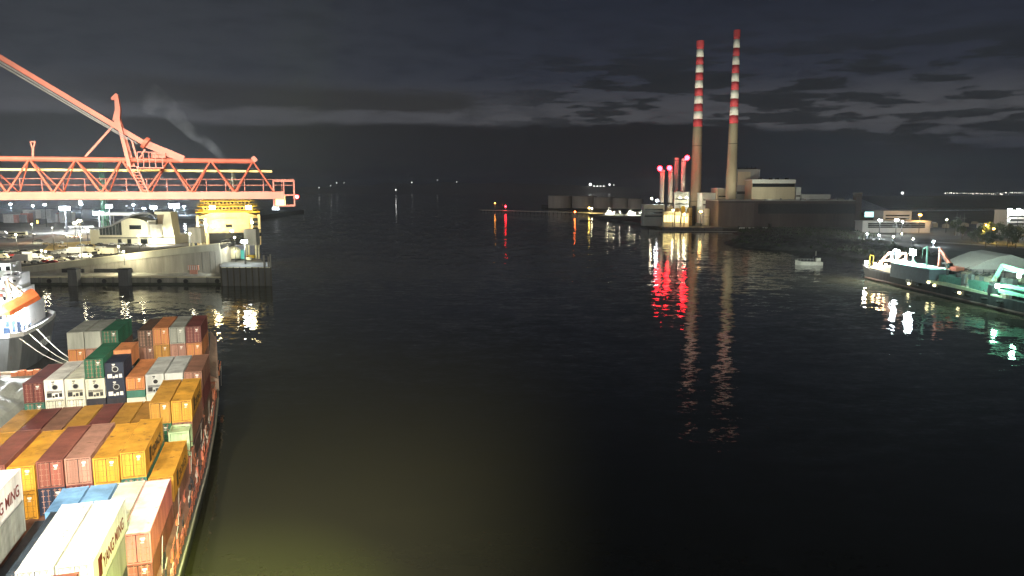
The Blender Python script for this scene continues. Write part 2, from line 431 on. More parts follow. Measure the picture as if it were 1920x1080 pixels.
def stack(a, k, specs, row, z_top, side=None, L=12.19, br=None):
    """specs from the top down: (color, HH, end, extra dict)"""
    z = z_top; nm = ['top tier','second tier','third tier','fourth tier']
    for i, sp in enumerate(specs):
        color, HH, end = sp[:3]; ex = dict(sp[3]) if len(sp) > 3 else {}
        kk = {'reefer':'reefer with fan end','door':'container','plain':'plain-ended container'}[end]
        lab = ex.pop('label', None) or f"{COLW.get(color,color)} {kk}, {nm[i]}, {ORD[k]} stack from open water, {row}"
        if ex.pop('skip', False): z -= HH; continue
        container(a, cr_(k) if br is None else br, z, color, lab, L=ex.pop('L', L), HH=HH, end=end, **ex); z -= HH
T = 2.9; T2 = 2.6
YM = ('YANG MING', 1.45, 3.0, .95)
CR = ('CRONOS', 1.4, 4.0, 1.05)
# bay 0, nearest (only its far edge shows)
r0 = 'nearest row'
stack(45.4, 1, [('redbrown',T,'door'),('maroon',T,'door')], r0, 11.7)
stack(45.4, 2, [('cream',T,'door'),('grey',T,'door')], r0, 11.7)
stack(45.4, 3, [('cream',T,'plain')], r0, 11.7); stack(45.4, 4, [('white',T,'plain')], r0, 11.7)
# bay 1: the two big white ones
r1 = 'second row'
stack(59.0, 1, [('white',T,'door',dict(letters=YM, logo=True, label='white container with red YANG MING lettering on its side, nearest the open water')),('grey',T,'door',dict(label='grey-green container directly under the white lettered one beside the gap')),('slate',T,'door')], r1, 11.6, br=-14.42)
stack(59.0, 2, [('white',T,'door',dict(label='large white container left of the white lettered one, roof fully lit')),('cream',T,'door')], r1, 11.6, br=-17.02)
stack(65.0, 3, [('slate',T,'door',dict(label='slate blue container one tier below the two big white roofs'))], r1, 8.7, br=-19.65)
stack(61.3, 4, [('white',T,'door',dict(letters=('YANG MING',1.45,3.6,.95), label='white lettered container cut by the left picture edge, highest of its row')),('grey',T,'door')], r1, 14.5, br=-23.05)
stack(61.3, 5, [('white',T,'door')], r1, 14.5, br=-25.7)
# bay 2
r2 = 'third row'
stack(70.1, 0, [('pink',T,'door',dict(roofcol='white',label='salmon pink container with an overexposed pale roof beside the water')),('redbrown',T,'door',dict(label='red container directly under the salmon pink one at the water side')),], r2, 8.6, L=13.1)
stack(71.6, 1, [('cream',T,'plain',dict(label='cream roofed container between the salmon pink one and the blue ones'))], r2, 8.45)
stack(77.4, 2, [('sky',T,'plain',dict(label='sky blue container next to the cream roofed one'))], r2, 8.6, L=6.06)
stack(77.4, 3, [('sky',T,'plain',dict(label='sky blue container furthest from the water, next to the slate roof'))], r2, 8.6, L=6.06)
stack(70.9, 4, [('slate',T,'plain')], r2, 5.6)
# bay 3: yellow and maroon
r3 = 'yellow-fronted row'
a3 = 84.8
stack(a3, 0, [('yellow',T,'door',dict(letters=CR, logo=True, label='yellow lettered container one tier lower, outermost beside the water')),('brown',T,'door',dict(label='olive brown container under the low yellow lettered one'))], r3, 8.25)
stack(a3, 1, [('yellow',T,'door',dict(letters=CR, logo=True, label='brightest yellow container with side lettering and a dark slot in its roof')),('teal',T2,'door'),('navy',T,'door')], r3, 11.35)
stack(a3, 2, [('yellow',T,'door'),('grey',T,'door')], r3, 11.0)
stack(a3, 3, [('dust',T,'door'),('maroon',T,'door')], r3, 11.25)
stack(a3, 4, [('redbrown',T,'door'),('navy',T,'door')], r3, 11.2)
stack(a3, 5, [('yellow',T,'door'),('yellow',T,'door')], r3, 10.9)
stack(a3, 6, [('redbrown',T,'door'),('dust',T,'door')], r3, 11.2)
stack(a3, 7, [('yellow',T,'door')], r3, 11.1)
stack(a3, 8, [('redbrown',T,'door')], r3, 11.1)
# bay 4
r4 = 'row behind the yellow fronts'
a4 = 103.4
stack(a4, 0, [('yellow',T,'door',dict(letters=CR, logo=True, label='orange-yellow lettered container on the raised pair at the water side')),('brown',T,'door'),('navy',T,'door',dict(label='navy container at the bottom of the outermost stack beside the railing'))], r4, 11.6)
stack(a4, 1, [('golden',T,'door',dict(label='golden container, inner one of the raised pair')),('green',T,'door'),('navy',T,'door')], r4, 11.6)
for k, c in zip(range(2, 9), ('ochre','golden','maroon','golden','brown','maroon','golden')):
    stack(a4, k, [(c,T,'door')], r4, 8.7)
# lime tank frame in the gap is a thing of its own below
# bay 5
r5 = 'reefer row'
a5 = 117.2
stack(a5, 0, [('brown',T,'door'),('maroon',T,'door'),('darkbrown',T,'plain')], r5, 12.2)
stack(a5, 1, [('palegrey',T,'plain'),('grey',T,'door')], r5, 12.2)
stack(a5, 2, [('palegrey',T,'reefer'),('cream',T,'plain')], r5, 12.2)
stack(a5, 3, [('orange',T2-.6,'door',dict(label='low orange container with dark roof beside the dark reefers')),('teal',1.1,'plain',dict(label='low green unit under the orange container')),('cream',T,'plain')], r5, 12.0)
stack(a5, 4, [('navy',T2,'reefer',dict(L=6.06,label='upper dark reefer with white fan panel beside the green container')),('navy',T2,'reefer',dict(L=6.06,label='lower dark reefer with white fan panel, under its twin')),('black',T,'plain')], r5, 14.3)
container(a5+6.15, cr_(4), 14.9, 'orange', 'short orange container directly behind the upper dark reefer', L=6.06, HH=T2, end='plain')
stack(a5, 5, [('green',T,'door',dict(label='green container standing highest in the reefer row')),('cream',T,'reefer'),('black',T,'plain')], r5, 15.0)
stack(a5, 6, [('cream',T,'reefer'),('cream',T,'door')], r5, 12.3)
stack(a5, 7, [('white',T,'reefer'),('cream',T,'door')], r5, 12.35)
stack(a5, 8, [('maroon',T,'door'),('teal',T,'door')], r5, 12.1)
# bay 6, at the bow
r6 = 'row at the bow'
a6 = 138.2
B6 = lambda k: -14.4 - 2.6*k
stack(a6, 0, [('maroon',T,'door'),('orange',T,'door'),('brown',T,'door'),('grey',T,'door')], r6, 15.4, br=B6(0))
stack(a6, 1, [('grey',T,'door'),('dust',T,'door'),('brown',T,'door')], r6, 15.4, br=B6(1))
stack(a6, 2, [('orange',T,'door'),('ochre',T,'door'),('brown',T,'door')], r6, 15.4, br=B6(2))
stack(a6+1.5, 3, [('darkbrown',T,'door'),('brown',T,'door'),('brown',T,'door')], r6, 14.9, br=B6(3))
stack(a6, 4, [('green',T2,'door'),('brown',T,'door')], r6, 9.5, br=B6(4))
stack(a6, 5, [('green',T,'door'),('darkbrown',T,'door'),('brown',T,'door')], r6, 15.4, br=B6(5))
stack(a6, 6, [('grey',T,'plain',dict(label='plain grey container beside the green one at the bow')),('dust',T,'door'),('brown',T,'door')], r6, 15.4, br=B6(6))
stack(a6, 7, [('grey',T,'plain',dict(label='plain grey container at the far left of the bow row')),('orange',T,'door'),('brown',T,'door')], r6, 15.4, br=B6(7))

# lime tank container frame on deck
t = thing('tank_frame', 'lime green open steel frame standing low beside the yellow container', 'cargo frame', S(99.3, -13.6, 3.0), TH)
mb = MB()
for x in (-1.1, 1.1):
    mb.beam((x,0,0),(x,0,5.6),.22); mb.beam((x,3,0),(x,3,5.6),.22); mb.beam((x,0,5.6),(x,3,5.6),.2)
mb.beam((-1.1,0,5.6),(1.1,0,5.6),.2); mb.beam((-1.1,3,5.6),(1.1,3,5.6),.2); mb.beam((-1.1,0,0.1),(1.1,0,0.1),.2)
mb.beam((-1.1,0,1),(1.1,0,5.5),.12); mb.obj('frame', CMAT['lime'], t)
mb = MB(); mb.box(-1.0,1.0,.3,2.8,2.6,5.45); mb.obj('panel', CMAT['lime'], t)

# ================================================================== SHIP 1
ship = thing('container_ship', 'long container ship loaded with stacked coloured boxes along the left edge', 'ship', (0,0,0), TH)
m_hull = pbr('dark_hull_paint', (.05,.055,.06), .5, var=.4, scale=.3, rust=.25, streak=True)
m_deck = pbr('deck_paint', (.20,.10,.07), .75, var=.5, scale=.5, rust=.3)
def hull_mesh(st):      # stations (a, b_port, b_star, bw_port, bw_star, zdeck)
    mb = MB(); vs = []; fs = []
    for a, bp, bs, wp, ws, zd in st:
        m = (wp+ws)/2
        vs += [(bp,a,zd),(wp,a,1.2 if zd>3 else zd*.4),(wp*.9+m*.1,a,-3),(ws*.9+m*.1,a,-3),(ws,a,1.2 if zd>3 else zd*.4),(bs,a,zd)]
    for i in range(len(st)-1):
        for j in range(6):
            k=(j+1)%6
            fs.append((i*6+j,i*6+k,(i+1)*6+k,(i+1)*6+j))
    fs.append((0,1,2,3,4,5)); e=(len(st)-1)*6; fs.append((e+5,e+4,e+3,e+2,e+1,e))
    return mb.add(vs, fs)
bc = -24.3
st = []
for a, hb, hw, zd in ((-10,13.6,13.0,3.0),(40,13.8,13.6,3.0),(100,13.8,13.6,3.0),(118,13.3,12.2,3.1),(133,12.6,10.2,3.5),(144,11.6,8.2,4.4),(153,10.3,6.0,5.6),(162,8.0,3.6,7.0),(169,5.0,1.6,8.2),(174,1.6,.4,9.0),(175.5,.3,.1,9.2)):
    st.append((a, bc-hb, bc+hb, bc-hw, bc+hw, zd))
hull_mesh(st).obj('hull', m_hull, ship)
mb = MB()
poly = [(bs-.5, a) for a,bp,bs,wp,ws,zd in st[:-1]] + [(bp+.5, a) for a,bp,bs,wp,ws,zd in st[:-1]][::-1]
zz = [s[5]+.03 for s in st[:-1]]
mb.prism(poly, [z-.02 for z in zz+zz[::-1]], zz+zz[::-1]); mb.obj('deck', m_deck, ship)
# gunwale plate
mb = MB()
for i in range(len(st)-1):
    p, q = st[i], st[i+1]
    for s in (1, 2): mb.beam((p[s]-.0,p[0],p[5]+.25),(q[s],q[0],q[5]+.25),.18,.5)
mb.obj('bulwark', pbr('bulwark_paint', (.25,.25,.2), .6, rust=.3), ship)
# starboard railing, red-painted
m_rail = pbr('rail_red', (.45,.13,.08), .6, rust=.3)
mb = MB(); prev = None
def sb_edge(a):
    for i in range(len(st)-1):
        if st[i][0] <= a <= st[i+1][0]:
            t_=(a-st[i][0])/(st[i+1][0]-st[i][0]); return st[i][2]+(st[i+1][2]-st[i][2])*t_, st[i][5]+(st[i+1][5]-st[i][5])*t_
a = 44.
while a < 172:
    b, z = sb_edge(a); b -= .35
    mb.beam((b,a,z+.4),(b,a,z+1.6),.07)
    if prev:
        for h in (.8,1.2,1.6): mb.beam((prev[0],prev[1],prev[2]+h),(b,a,z+h),.05)
    prev = (b,a,z); a += 2.
mb.obj('railing', m_rail, ship)
# hatch covers under the stacks
mb = MB()
for aa in (45.2, 58.1, 70.7, 84.6, 103.2, 117.0):
    mb.box(C0-2.6*9.3, C0+.1, aa, aa+12.5, 3.02, 5.55 if aa in (103.2,) else 2.95+.3)
mb.box(-34.5,-14.3,138,150.6,4.2,6.6)
mb.obj('hatch_cover_deck', pbr('hatch_paint',(.16,.1,.08),.7,rust=.3), ship)
# lashing bridges in the gaps
for aa in (98.2, 101.8, 116.3, 132.0, 136.5):
    mb = MB(); hh = 5.6
    for k in range(9):
        b = C0-2.6*k-.02; mb.beam((b,aa,3),(b,aa,hh),.22)
    for z in (5.6,): mb.box(C0-21, C0+.2, aa-.35, aa+.3, z, z+.12); mb.beam((C0-21,aa-.3,z+1),(C0+.2,aa-.3,z+1),.06)
    mb.beam((C0,aa,3),(C0-2.6,aa,5.6),.1); mb.beam((C0-2.6,aa,3),(C0,aa,5.6),.1)
    mb.obj('lashing_bridge', pbr('lashing_paint',(.32,.12,.07),.65,rust=.3), ship)
# stanchions, boxes, pipes and lashing gear along the side walkway
random.seed(3)
m_gear=pbr('gear_orange',(.62,.2,.08),.6,rust=.35); m_fitg=pbr('fitting_grey',(.42,.4,.33),.6,rust=.3)
mb = MB(); mb2 = MB()
a = 46.
while a < 150:
    b, z = sb_edge(a)
    for _ in range(3):
        bb = random.uniform(max(C0+.25, b-1.9), b-.6); a_ = a + random.uniform(0,2.4); s = random.uniform(.06,.22)
        g_=MB(); hh_=random.uniform(.3,1.5); g_.box(bb-s*.6,bb+s*.6,a_-s,a_+s,z,z+hh_); g_.beam((bb,a_,z+hh_-.1),(bb+.1,a_+.4,z+hh_+.5),.06); g_.obj('lashing_gear' if random.random()<.55 else 'walkway_fitting', random.choice([m_gear,m_fitg,m_rail,m_dark,m_dark]), ship)
    mb.tube((b-1.2,a,z+.15),(b-1.2,a+2.3,z+.15),.09,n=6)
    if int(a)%4==0: mb2.beam((C0+.3,a,3.0),(C0+.3,a+1.6,6.4),.05)
    a += 2.4
mb.obj('walkway_pipe', m_gear, ship); mb2.obj('lashing_rod_row', m_fitg, ship)
# breakwater plate beside the bow row
mb = MB(); mb.add([(-13.4,137,7),(-11.9,137,6),(-13.2,152,10.6),(-14.2,152,12)],[(0,1,2,3)]); mb.add([(-13.4,137.2,4.2),(-11.9,137.2,4.2),(-11.9,137.2,6),(-13.4,137.2,7)],[(0,1,2,3)])
mb.beam((-12,137.1,6.0),(-13.3,152,10.8),.3); mb.beam((-12,137.1,4),(-12,137.1,6.1),.3); mb.beam((-12.8,145,4.4),(-12.8,145,8.4),.25)
mb.obj('side_fin', pbr('fin_paint',(.28,.2,.15),.6,rust=.3), ship)
# bow mast
mb = MB(); mb.tube((bc,163,7),(bc,163,13),.3,.15); mb.beam((bc-1,163,11),(bc+1,163,11),.12); mb.obj('foremast', m_white, ship)

# quay beside ship 1
q = MB(); q.prism([S(-60,-38.6)[:2],S(166,-38.6)[:2],S(166,-140)[:2],S(-60,-140)[:2]], -5, 3.0)
tag(q.obj('quay', m_concrete), kind='structure')
q = MB(); q.beam(S(166.1,-38.6,3.2),S(166.1,-120,3.2),.6,.5); q.beam(S(-60,-38.4,3.2),S(166,-38.4,3.2),.5,.5)
tag(q.obj('quay_kerb', pbr('kerb_paint',(.55,.5,.38),.8)), kind='structure')
# crumpled tarpaulin over a stockpile
mb = MB(); vs=[]; fs=[]; N=46
for i in range(N+1):
    for j in range(N+1):
        x=i/N; y=j/N
        h = (math.sin(math.pi*min(1,x*1.15))**.6)*(math.sin(math.pi*y)**.55)*3.6 if 0<x<.87 and 0<y<1 else 0
        p = S(112+50*x, -42.3-26*y)
        nn = noise.noise(Vector((x*5,y*5,1)))*1.1+abs(noise.noise(Vector((x*9,y*11,4))))*.9+abs(noise.noise(Vector((x*25,y*25,7))))*.35
        vs.append((p.x,p.y,3.05+max(0,h+nn*min(1,h))))
for i in range(N):
    for j in range(N):
        o=i*(N+1)+j; fs.append((o,o+1,o+N+2,o+N+1))
mb.add(vs,fs)
tag(mb.obj('tarpaulin', pbr('pale_tarp',(.5,.54,.5),.55,var=.3,scale=.3,bump=.4)), 'crumpled pale tarpaulin covering a heap on the quay beside the reefers', 'tarpaulin')
for i,(a,b,lab) in enumerate(((163.4,-49,'orange pallet load on the quay edge beyond the tarpaulin, right one'),(163.6,-56,'orange pallet load on the quay edge beyond the tarpaulin, left one'))):
    t=thing('pallet_load',lab,'pallet load',S(a,b,3.0),TH,'pallet loads on the quay edge')
    mb=MB(); [mb.box(-2.4+k*1.25,-1.3+k*1.25,-.6,.6,.15,.9+.25*(k%2)) for k in range(4)]; mb.obj('load',pbr('gear_orange',(.62,.22,.09),.6),t)
    mb=MB(); mb.box(-2.5,2.5,-.7,.7,0,.14); mb.obj('pallet',m_concrete,t)

# ================================================================== SHIP 2 (left, brightly lit stern)
s2 = thing('moored_coaster', 'brightly lit white ship moored at the left edge, dark hull towards us', 'ship', (0,0,0), TH)
st2 = []
for a, hb, hw, zd in ((178.6,6.0,5.0,8),(180.5,8.0,6.8,8),(190,8.6,7.6,8),(200,8.4,7.0,8.2),(206,7.6,6,8.4),(210,5,4,8.5)):
    st2.append((a,-62-hb,-62+hb,-62-hw,-62+hw,zd))
hull_mesh(st2).obj('hull', pbr('coaster_hull',(.13,.14,.14),.5,var=.4,rust=.2,streak=True), s2)
mb=MB()
for i in range(len(st2)-1):
    p,q=st2[i],st2[i+1]
    for s in (1,2): mb.beam((p[s],p[0],p[5]+.4),(q[s],q[0],q[5]+.4),.2,.9)
mb.beam((st2[0][1],178.6,8.4),(st2[0][2],178.6,8.4),.2,.9)
mb.obj('bulwark', m_white, s2)
mb=MB(); mb.prism([(s[2]-.3,s[0]) for s in st2[:-1]]+[(s[1]+.3,s[0]) for s in st2[:-1]][::-1], 7.9, 8.03); mb.obj('deck', pbr('pale_deck',(.5,.52,.5),.7), s2)
mb=MB(); mb.box(-69,-56,190,204,8.04,13); mb.box(-68,-57.5,191,203,13.01,16.5); mb.box(-67.5,-58,192,202,16.51,19.8); mb.box(-67,-59,193,200,19.81,22.6); mb.obj('superstructure', m_white, s2)
for z,y,b0,b1 in ((10.2,189.96,-68,-57),(14.4,190.96,-67.5,-58),(17.8,191.96,-67,-58.5),(20.9,192.96,-66.8,-59.2)):
    b=b0
    while b<b1: mb=MB(); mb.box(b,b+.8,y-.05,y,z,z+.9); mb.obj('porthole', m_glass, s2); b+=1.7
for z in (13.0,16.5,19.8):
    mb=MB()
    for k in range(9): mb.beam((-69+k*1.6,189.2,z),(-69+k*1.6,189.2,z+1.1),.07)
    mb.beam((-69,189.2,z+1.1),(-56.2,189.2,z+1.1),.07); mb.box(-69,-56.2,189,190.3,z-.12,z-.01); mb.obj('gallery_rail', m_white, s2)
mb=MB(); mb.tube((-58.6,188.6,8),(-58.6,188.6,19.5),.55,.4,n=12); mb.beam((-58.6,188.6,19),(-54,186,15.5),.4); mb.obj('deck_crane', pbr('crane_brown',(.42,.3,.2),.6), s2)
# lifeboat on a ramp
mb=MB(); mb.slab([(-1.3,0),(1.3,0),(1.45,1.0),(1.0,2.0),(.5,2.5),(-.5,2.5),(-1.0,2.0),(-1.45,1.0)],0,6.8)
for k in range(len(mb.v)):
    x,y,z=mb.v[k]; 
mb.add([(-1.3,0,0.2),(1.3,0,.2),(1.4,0,1.1),(0,0,2.3),(-1.4,0,1.1),(0,-2.0,1.0)],[(0,1,5),(1,2,5),(2,3,5),(3,4,5),(4,0,5)])
mb.xf(Matrix.Translation(S(181.5,-56.8,12.4)) @ Matrix.Rotation(TH-R(50),4,'Z') @ Matrix.Rotation(R(25),4,'X'))
tag(mb.obj('lifeboat', pbr('lifeboat_orange',(.85,.2,.06),.4)), 'orange lifeboat sloping down over the stern of the white ship', 'lifeboat')
mb=MB()
for k in (-1,1):
    mb.beam((-57.5+k*1.2,181,8),(-57.5+k*1.2,181,12.2),.3); mb.beam((-58.5+k*1.2,188,8),(-58.5+k*1.2,188,15.5),.3); mb.beam((-57.2+k*1.2,180,11.9),(-58.6+k*1.2,188.5,15.4),.3)
mb.obj('launch_ramp', m_white, s2)
random.seed(5); m_bgear=pbr('blue_gear',(.04,.07,.13),.5)
for _ in range(60):
    a=random.uniform(179.8,188.5); b=random.uniform(-69,-54.8); s_=random.uniform(.2,.9); g_=MB(); h_=random.uniform(.4,2.6)
    g_.box(b-s_*.7,b+s_*.7,a-s_*.6,a+s_*.6,8.04,8.1+h_); g_.tube((b-s_,a,8.2+h_),(b+s_,a,8.2+h_),.2*s_+.1,n=8); g_.obj('deck_machine', m_white if random.random()<.65 else m_bgear, s2)
random.seed(15)
for _ in range(34):
    b=random.uniform(-69,-56.5); z=random.uniform(9,22); y=189.93 if z<13 else 190.93 if z<16.4 else 191.93 if z<19.7 else 192.93
    if z>13: b=max(b,-67); b=min(b,-58.2)
    g_=MB(); s_=random.uniform(.15,.6); g_.box(b-s_,b+s_,y-.25,y,z-s_*.7,z+s_*.7); g_.obj('wall_fitting', random.choice([m_dark,m_dark,m_steel,m_orange]), s2)
mb=MB()
for a,b in ((179.6,-56.2),(179.6,-60.5),(182,-54.9)): mb.tube((b,a,8),(b,a,8.9),.3,n=8); mb.tube((b+.7,a,8),(b+.7,a,8.9),.3,n=8)
mb.obj('bollard_pair', m_dark, s2)
mb=MB()
for k in range(6): mb.box(-53.6+.02,-53.2,190+k*1.1,190.7+k*1.1,3.6,5.0)
mb.obj('hull_mark', pbr('hull_marking',(.3,.32,.32),.6), s2)
for i,(p,q_,lab) in enumerate((((179.5,-54.4,7.6),(164.2,-39.6,3.6),'mooring rope nearest us, from the white ship to the quay corner'),((183,-53.6,7.9),(164.8,-39.2,3.6),'middle mooring rope from the white ship to the quay corner'),((186.5,-53.0,8.2),(165.3,-38.8,3.6),'farthest mooring rope from the white ship to the quay corner'))):
    mb=MB(); P=S(p[0],p[1],p[2]); Q=S(q_[0],q_[1],q_[2]); pv=P
    for k in range(1,9):
        t_=k/8; x=P.lerp(Q,t_)-Vector((0,0,1.1*math.sin(math.pi*t_))); mb.tube(pv,x,.06,n=6); pv=x
    tag(mb.obj('mooring_rope', m_rope), lab, 'rope', 'mooring ropes of the white ship')
mb=MB(); mb.lathe([(.35,0),(.3,.5),(.5,.6),(.5,.75)],12); o=mb.obj('bollard', m_dark); o.location=S(164.8,-39.3,3.0); tag(o,'black iron bollard at the quay corner holding the mooring ropes','bollard')
# deck flood lamps of ship 2
for i,(a,b,z,lab) in enumerate(((189,-57.2,17.0,'right deck floodlight on the white ship'),(189,-66,17.0,'left deck floodlight on the white ship'))):
    t=thing('deck_floodlight',lab,'floodlight',S(a,b,z),TH,'deck floodlights')
    mb=MB(); mb.box(-.5,.5,-.3,.1,-.4,.4); mb.obj('lamp_housing',m_dark,t); mb=MB(); mb.box(-.42,.42,-.36,-.31,-.32,.32); mb.obj('lamp_glass',emis('deck_lamp',(.95,.97,1),60),t)
    light('SPOT', S(a-1,b,z), 90000, WHITE_L, S(183.5,b+2,8), .4, 130)
light('POINT', S(184,-55,13.5), 40000, (.9,.95,1), size=.5)
light('POINT', S(176,-60,15), 22000, (.95,.97,1), size=.5)

# ================================================================== CRANE BOOM over the ship
A0 = 72.0
boom = thing('crane_boom', 'salmon red lattice crane boom reaching over the ship from the left', 'crane', (0,0,0), TH)
def P(px, py, da=0.):
    b, z = A(px, py, A0+da); return Vector((b, A0+da, z))
bL = A(-330, 300, A0)[0]
top0 = P(0,299,1.6); top1 = P(474,301,1.6)
zt = (top0.z+top1.z)/2; bt1 = top1.x
zb = P(300,367).z; bb1 = P(533,372).x
mb = MB()
def line(p,q,w): mb.beam(p,q,w)
mb.tube((bL,A0+1.6,zt),(bt1,A0+1.6,zt),.22,n=10); mb.obj('top_chord', m_orange, boom)
for da in (0,3.2):
    mb=MB(); mb.beam((bL,A0+da,zb),(bb1,A0+da,zb),.34,.62); mb.obj('bottom_chord', m_orange, boom)
nodes_t = [-290,-205,-118,-32,55,142,228,316,395,474]; nodes_b = [-335,-248,-162,-75,13,100,190,272,357,440,515]
mb=MB()
for i,x in enumerate(nodes_t):
    t_=P(x,300,1.6); t_=Vector((t_.x,A0+1.6,zt))
    for da in (0,3.2):
        for nb_ in (nodes_b[i], nodes_b[i+1]):
            q=P(nb_,366,0); mb.tube(t_,(q.x,A0+da,zb+.25),.088 if da==0 else .06,n=8)
mb.obj('lattice_bracing', m_orange, boom)
mb=MB()
for x in nodes_b:
    q=P(x,366); mb.beam((q.x,A0,zb),(q.x,A0+3.2,zb),.22); 
    q2=P(x+42,366); mb.beam((q.x,A0,zb),(q2.x,A0+3.2,zb),.12)
mb.obj('cross_member', m_orange, boom)
mb=MB(); mb.tube((bL,A0+2.6,P(0,318,2.6).z),(P(510,321,2.6).x,A0+2.6,P(0,318,2.6).z),.11,n=8); mb.obj('service_pipe', pbr('pale_yellow',(.8,.66,.28),.5), boom)
zw=zb+.35
mb=MB(); mb.box(bL,bb1,A0+3.5,A0+4.4,zw-.05,zw); mb.obj('walkway', m_orange, boom)
mb=MB(); x=bL
while x<bb1+1: mb.beam((x,A0+4.35,zw),(x,A0+4.35,zw+1.15),.06); x+=1.7
for h in (.6,1.15): mb.beam((bL,A0+4.35,zw+h),(bb1+1,A0+4.35,zw+h),.05)
mb.obj('handrail', m_orange, boom)
# end cap verticals
# tip platform & basket
tip=P(514,386); tip2=P(551,340)
mb=MB(); bx0,bx1=tip.x,tip2.x; z0_,z1_=tip.z,P(530,338).z; zm=P(530,366).z
for y in (A0+.1,A0+3):
    for x in (bx0,bx1): mb.beam((x,y,z0_),(x,y,z1_),.1)
    for z in (z0_,zm,z1_-.05): mb.beam((bx0,y,z),(bx1,y,z),.1)
    mb.beam(((bx0+bx1)/2,y,z0_),((bx0+bx1)/2,y,z1_),.07)
for x in (bx0,bx1):
    for z in (z0_,zm,z1_-.05): mb.beam((x,A0+.1,z),(x,A0+3,z),.1)
mb.box(bx0,bx1,A0+.1,A0+3,z0_-.06,z0_)
mb.obj('tip_basket', m_orange, boom)
mb=MB(); mb.box(bx0+.15,bx0+1.0,A0+.3,A0+1.6,z0_+.02,z0_+.95); mb.obj('lamp_cabinet', emis('cabinet_glow',(1,.75,.3),1.2), boom)
mb=MB(); mb.ball((bx1+.22,A0+.3,P(556,369).z),.17); mb.obj('obstruction_lamp', emis('red_lamp_small',(1,.05,.05),40), boom)
# forestay box, cables, mast
fs0=P(325,297,1.6); fs0=Vector((fs0.x,A0+1.6,zt)); d0=P(0,103,1.6)-P(300,281,1.6); d0.normalize(); fsE=fs0+d0*60
mb=MB(); mb.beam(P(345,299,1.6),P(270,268,1.6),.5,.62); mb.beam(P(270,268,1.6),P(0,103,1.6)+d0*36,.42,.42); mb.obj('forestay', m_orange, boom)
mb=MB(); mb.tube(P(270,266,1.2),P(276,270,1.2),.55,n=12); mb.box(P(262,0,0).x,P(290,0,0).x,A0+.9,A0+2.2,P(0,292,0).z,P(0,282,0).z); mb.obj('hinge_block', m_orange, boom)
mb=MB()
for da in (.6,2.6):
    p=P(258,270,da); q=P(0,114+da,da); mb.tube(p,q+(q-p)*1.2,.04,n=6)
    p=P(240,262,da); q=P(0,120+da,da); mb.tube(p,q+(q-p)*1.2,.035,n=6)
mb.obj('hoist_rope', m_steel, boom)
m_or2=m_orange
mb=MB(); mb.beam(P(243,312,1),P(221,222,1),.3); mb.beam(P(251,312,2.4),P(224,222,2.4),.25); mb.beam(P(228,250,1),P(232,250,2.4),.15); mb.beam(P(236,285,1),P(240,285,2.4),.15)
mb.slab([(-.25,0),(.32,0),(.42,1.0),(.3,2.2),(.15,2.3),(-.25,1.9),(-.2,1.7),(.02,1.75),(0,.9)],-.3,.3)
mb.xf(Matrix.Translation(P(218,226,1.6)), len(mb.v)-18)
mb.beam(P(218,232,1.6),P(222,222,1.6),.4)
mb.obj('mast', m_orange, boom)
mb=MB(); mb.beam(P(216,232,1.6),P(160,294,1.6),.16); mb.beam(P(247,262,1),P(257,298,1),.14); mb.beam(P(272,280,1),P(262,297,1),.14); mb.obj('back_strut', m_orange, boom)
mb=MB(); zp=P(0,312,0).z
mb.box(P(240,0,0).x,P(290,0,0).x,A0-.6,A0+1.2,zp-.08,zp); 
for px in (241,252,263,275,288):
    x=P(px,0,0).x; mb.beam((x,A0-.55,zp),(x,A0-.55,zp+1.3),.06)
for h in (.65,1.3): mb.beam((P(241,0,0).x,A0-.55,zp+h),(P(288,0,0).x,A0-.55,zp+h),.06)
mb.obj('service_platform', m_orange, boom)
mb=MB()
for s in (0,.55):
    mb.beam(P(243,312,0)+Vector((s,0,0)),P(266,362,0)+Vector((s,0,0)),.09)
for k in range(10):
    t_=k/9; p=P(243,312,0).lerp(P(266,362,0),t_); mb.beam(p,p+Vector((.55,0,0)),.06)
mb.obj('ladder', m_orange, boom)
mb=MB(); p=P(62,296,1.6); mb.beam(p,P(62,280,1.6),.16); mb.beam(P(62,282,1.6),P(57,265,1.6),.1); mb.beam(P(62,282,1.6),P(66,265,1.6),.1); mb.beam(P(57,266,1.6),P(66,266,1.6),.08); mb.obj('sensor_bracket', m_orange, boom)
mb=MB(); mb.beam(P(474,301,1.6),P(480,296,1.6),.5,.5); mb.obj('end_sheave', m_orange, boom)

# ================================================================== TERMINAL QUAY
YF = 303.0
def gx(px, Y): return ((px-960)/F) * Y / (CP + (540-420)/F*SP)   # x of a pixel column at depth Y (near the horizon)
ZQ = 7.0
tq = MB(); tq.prism([(-520,YF+19.3),(-127,YF+19.3),(-121,YF+6),(-103,YF+6),(-116,345),(-162,352),(-180,420),(-340,760),(-520,760)], -8, ZQ)
tag(tq.obj('terminal_ground', m_asphalt), kind='structure')
tr_=MB(); tr_.prism([(-520,YF+5.9),(-118.5,YF+5.9),(-124,YF+19.25),(-520,YF+19.25)],-8,3.2); tag(tr_.obj('terrace_ground', m_concrete), kind='structure')
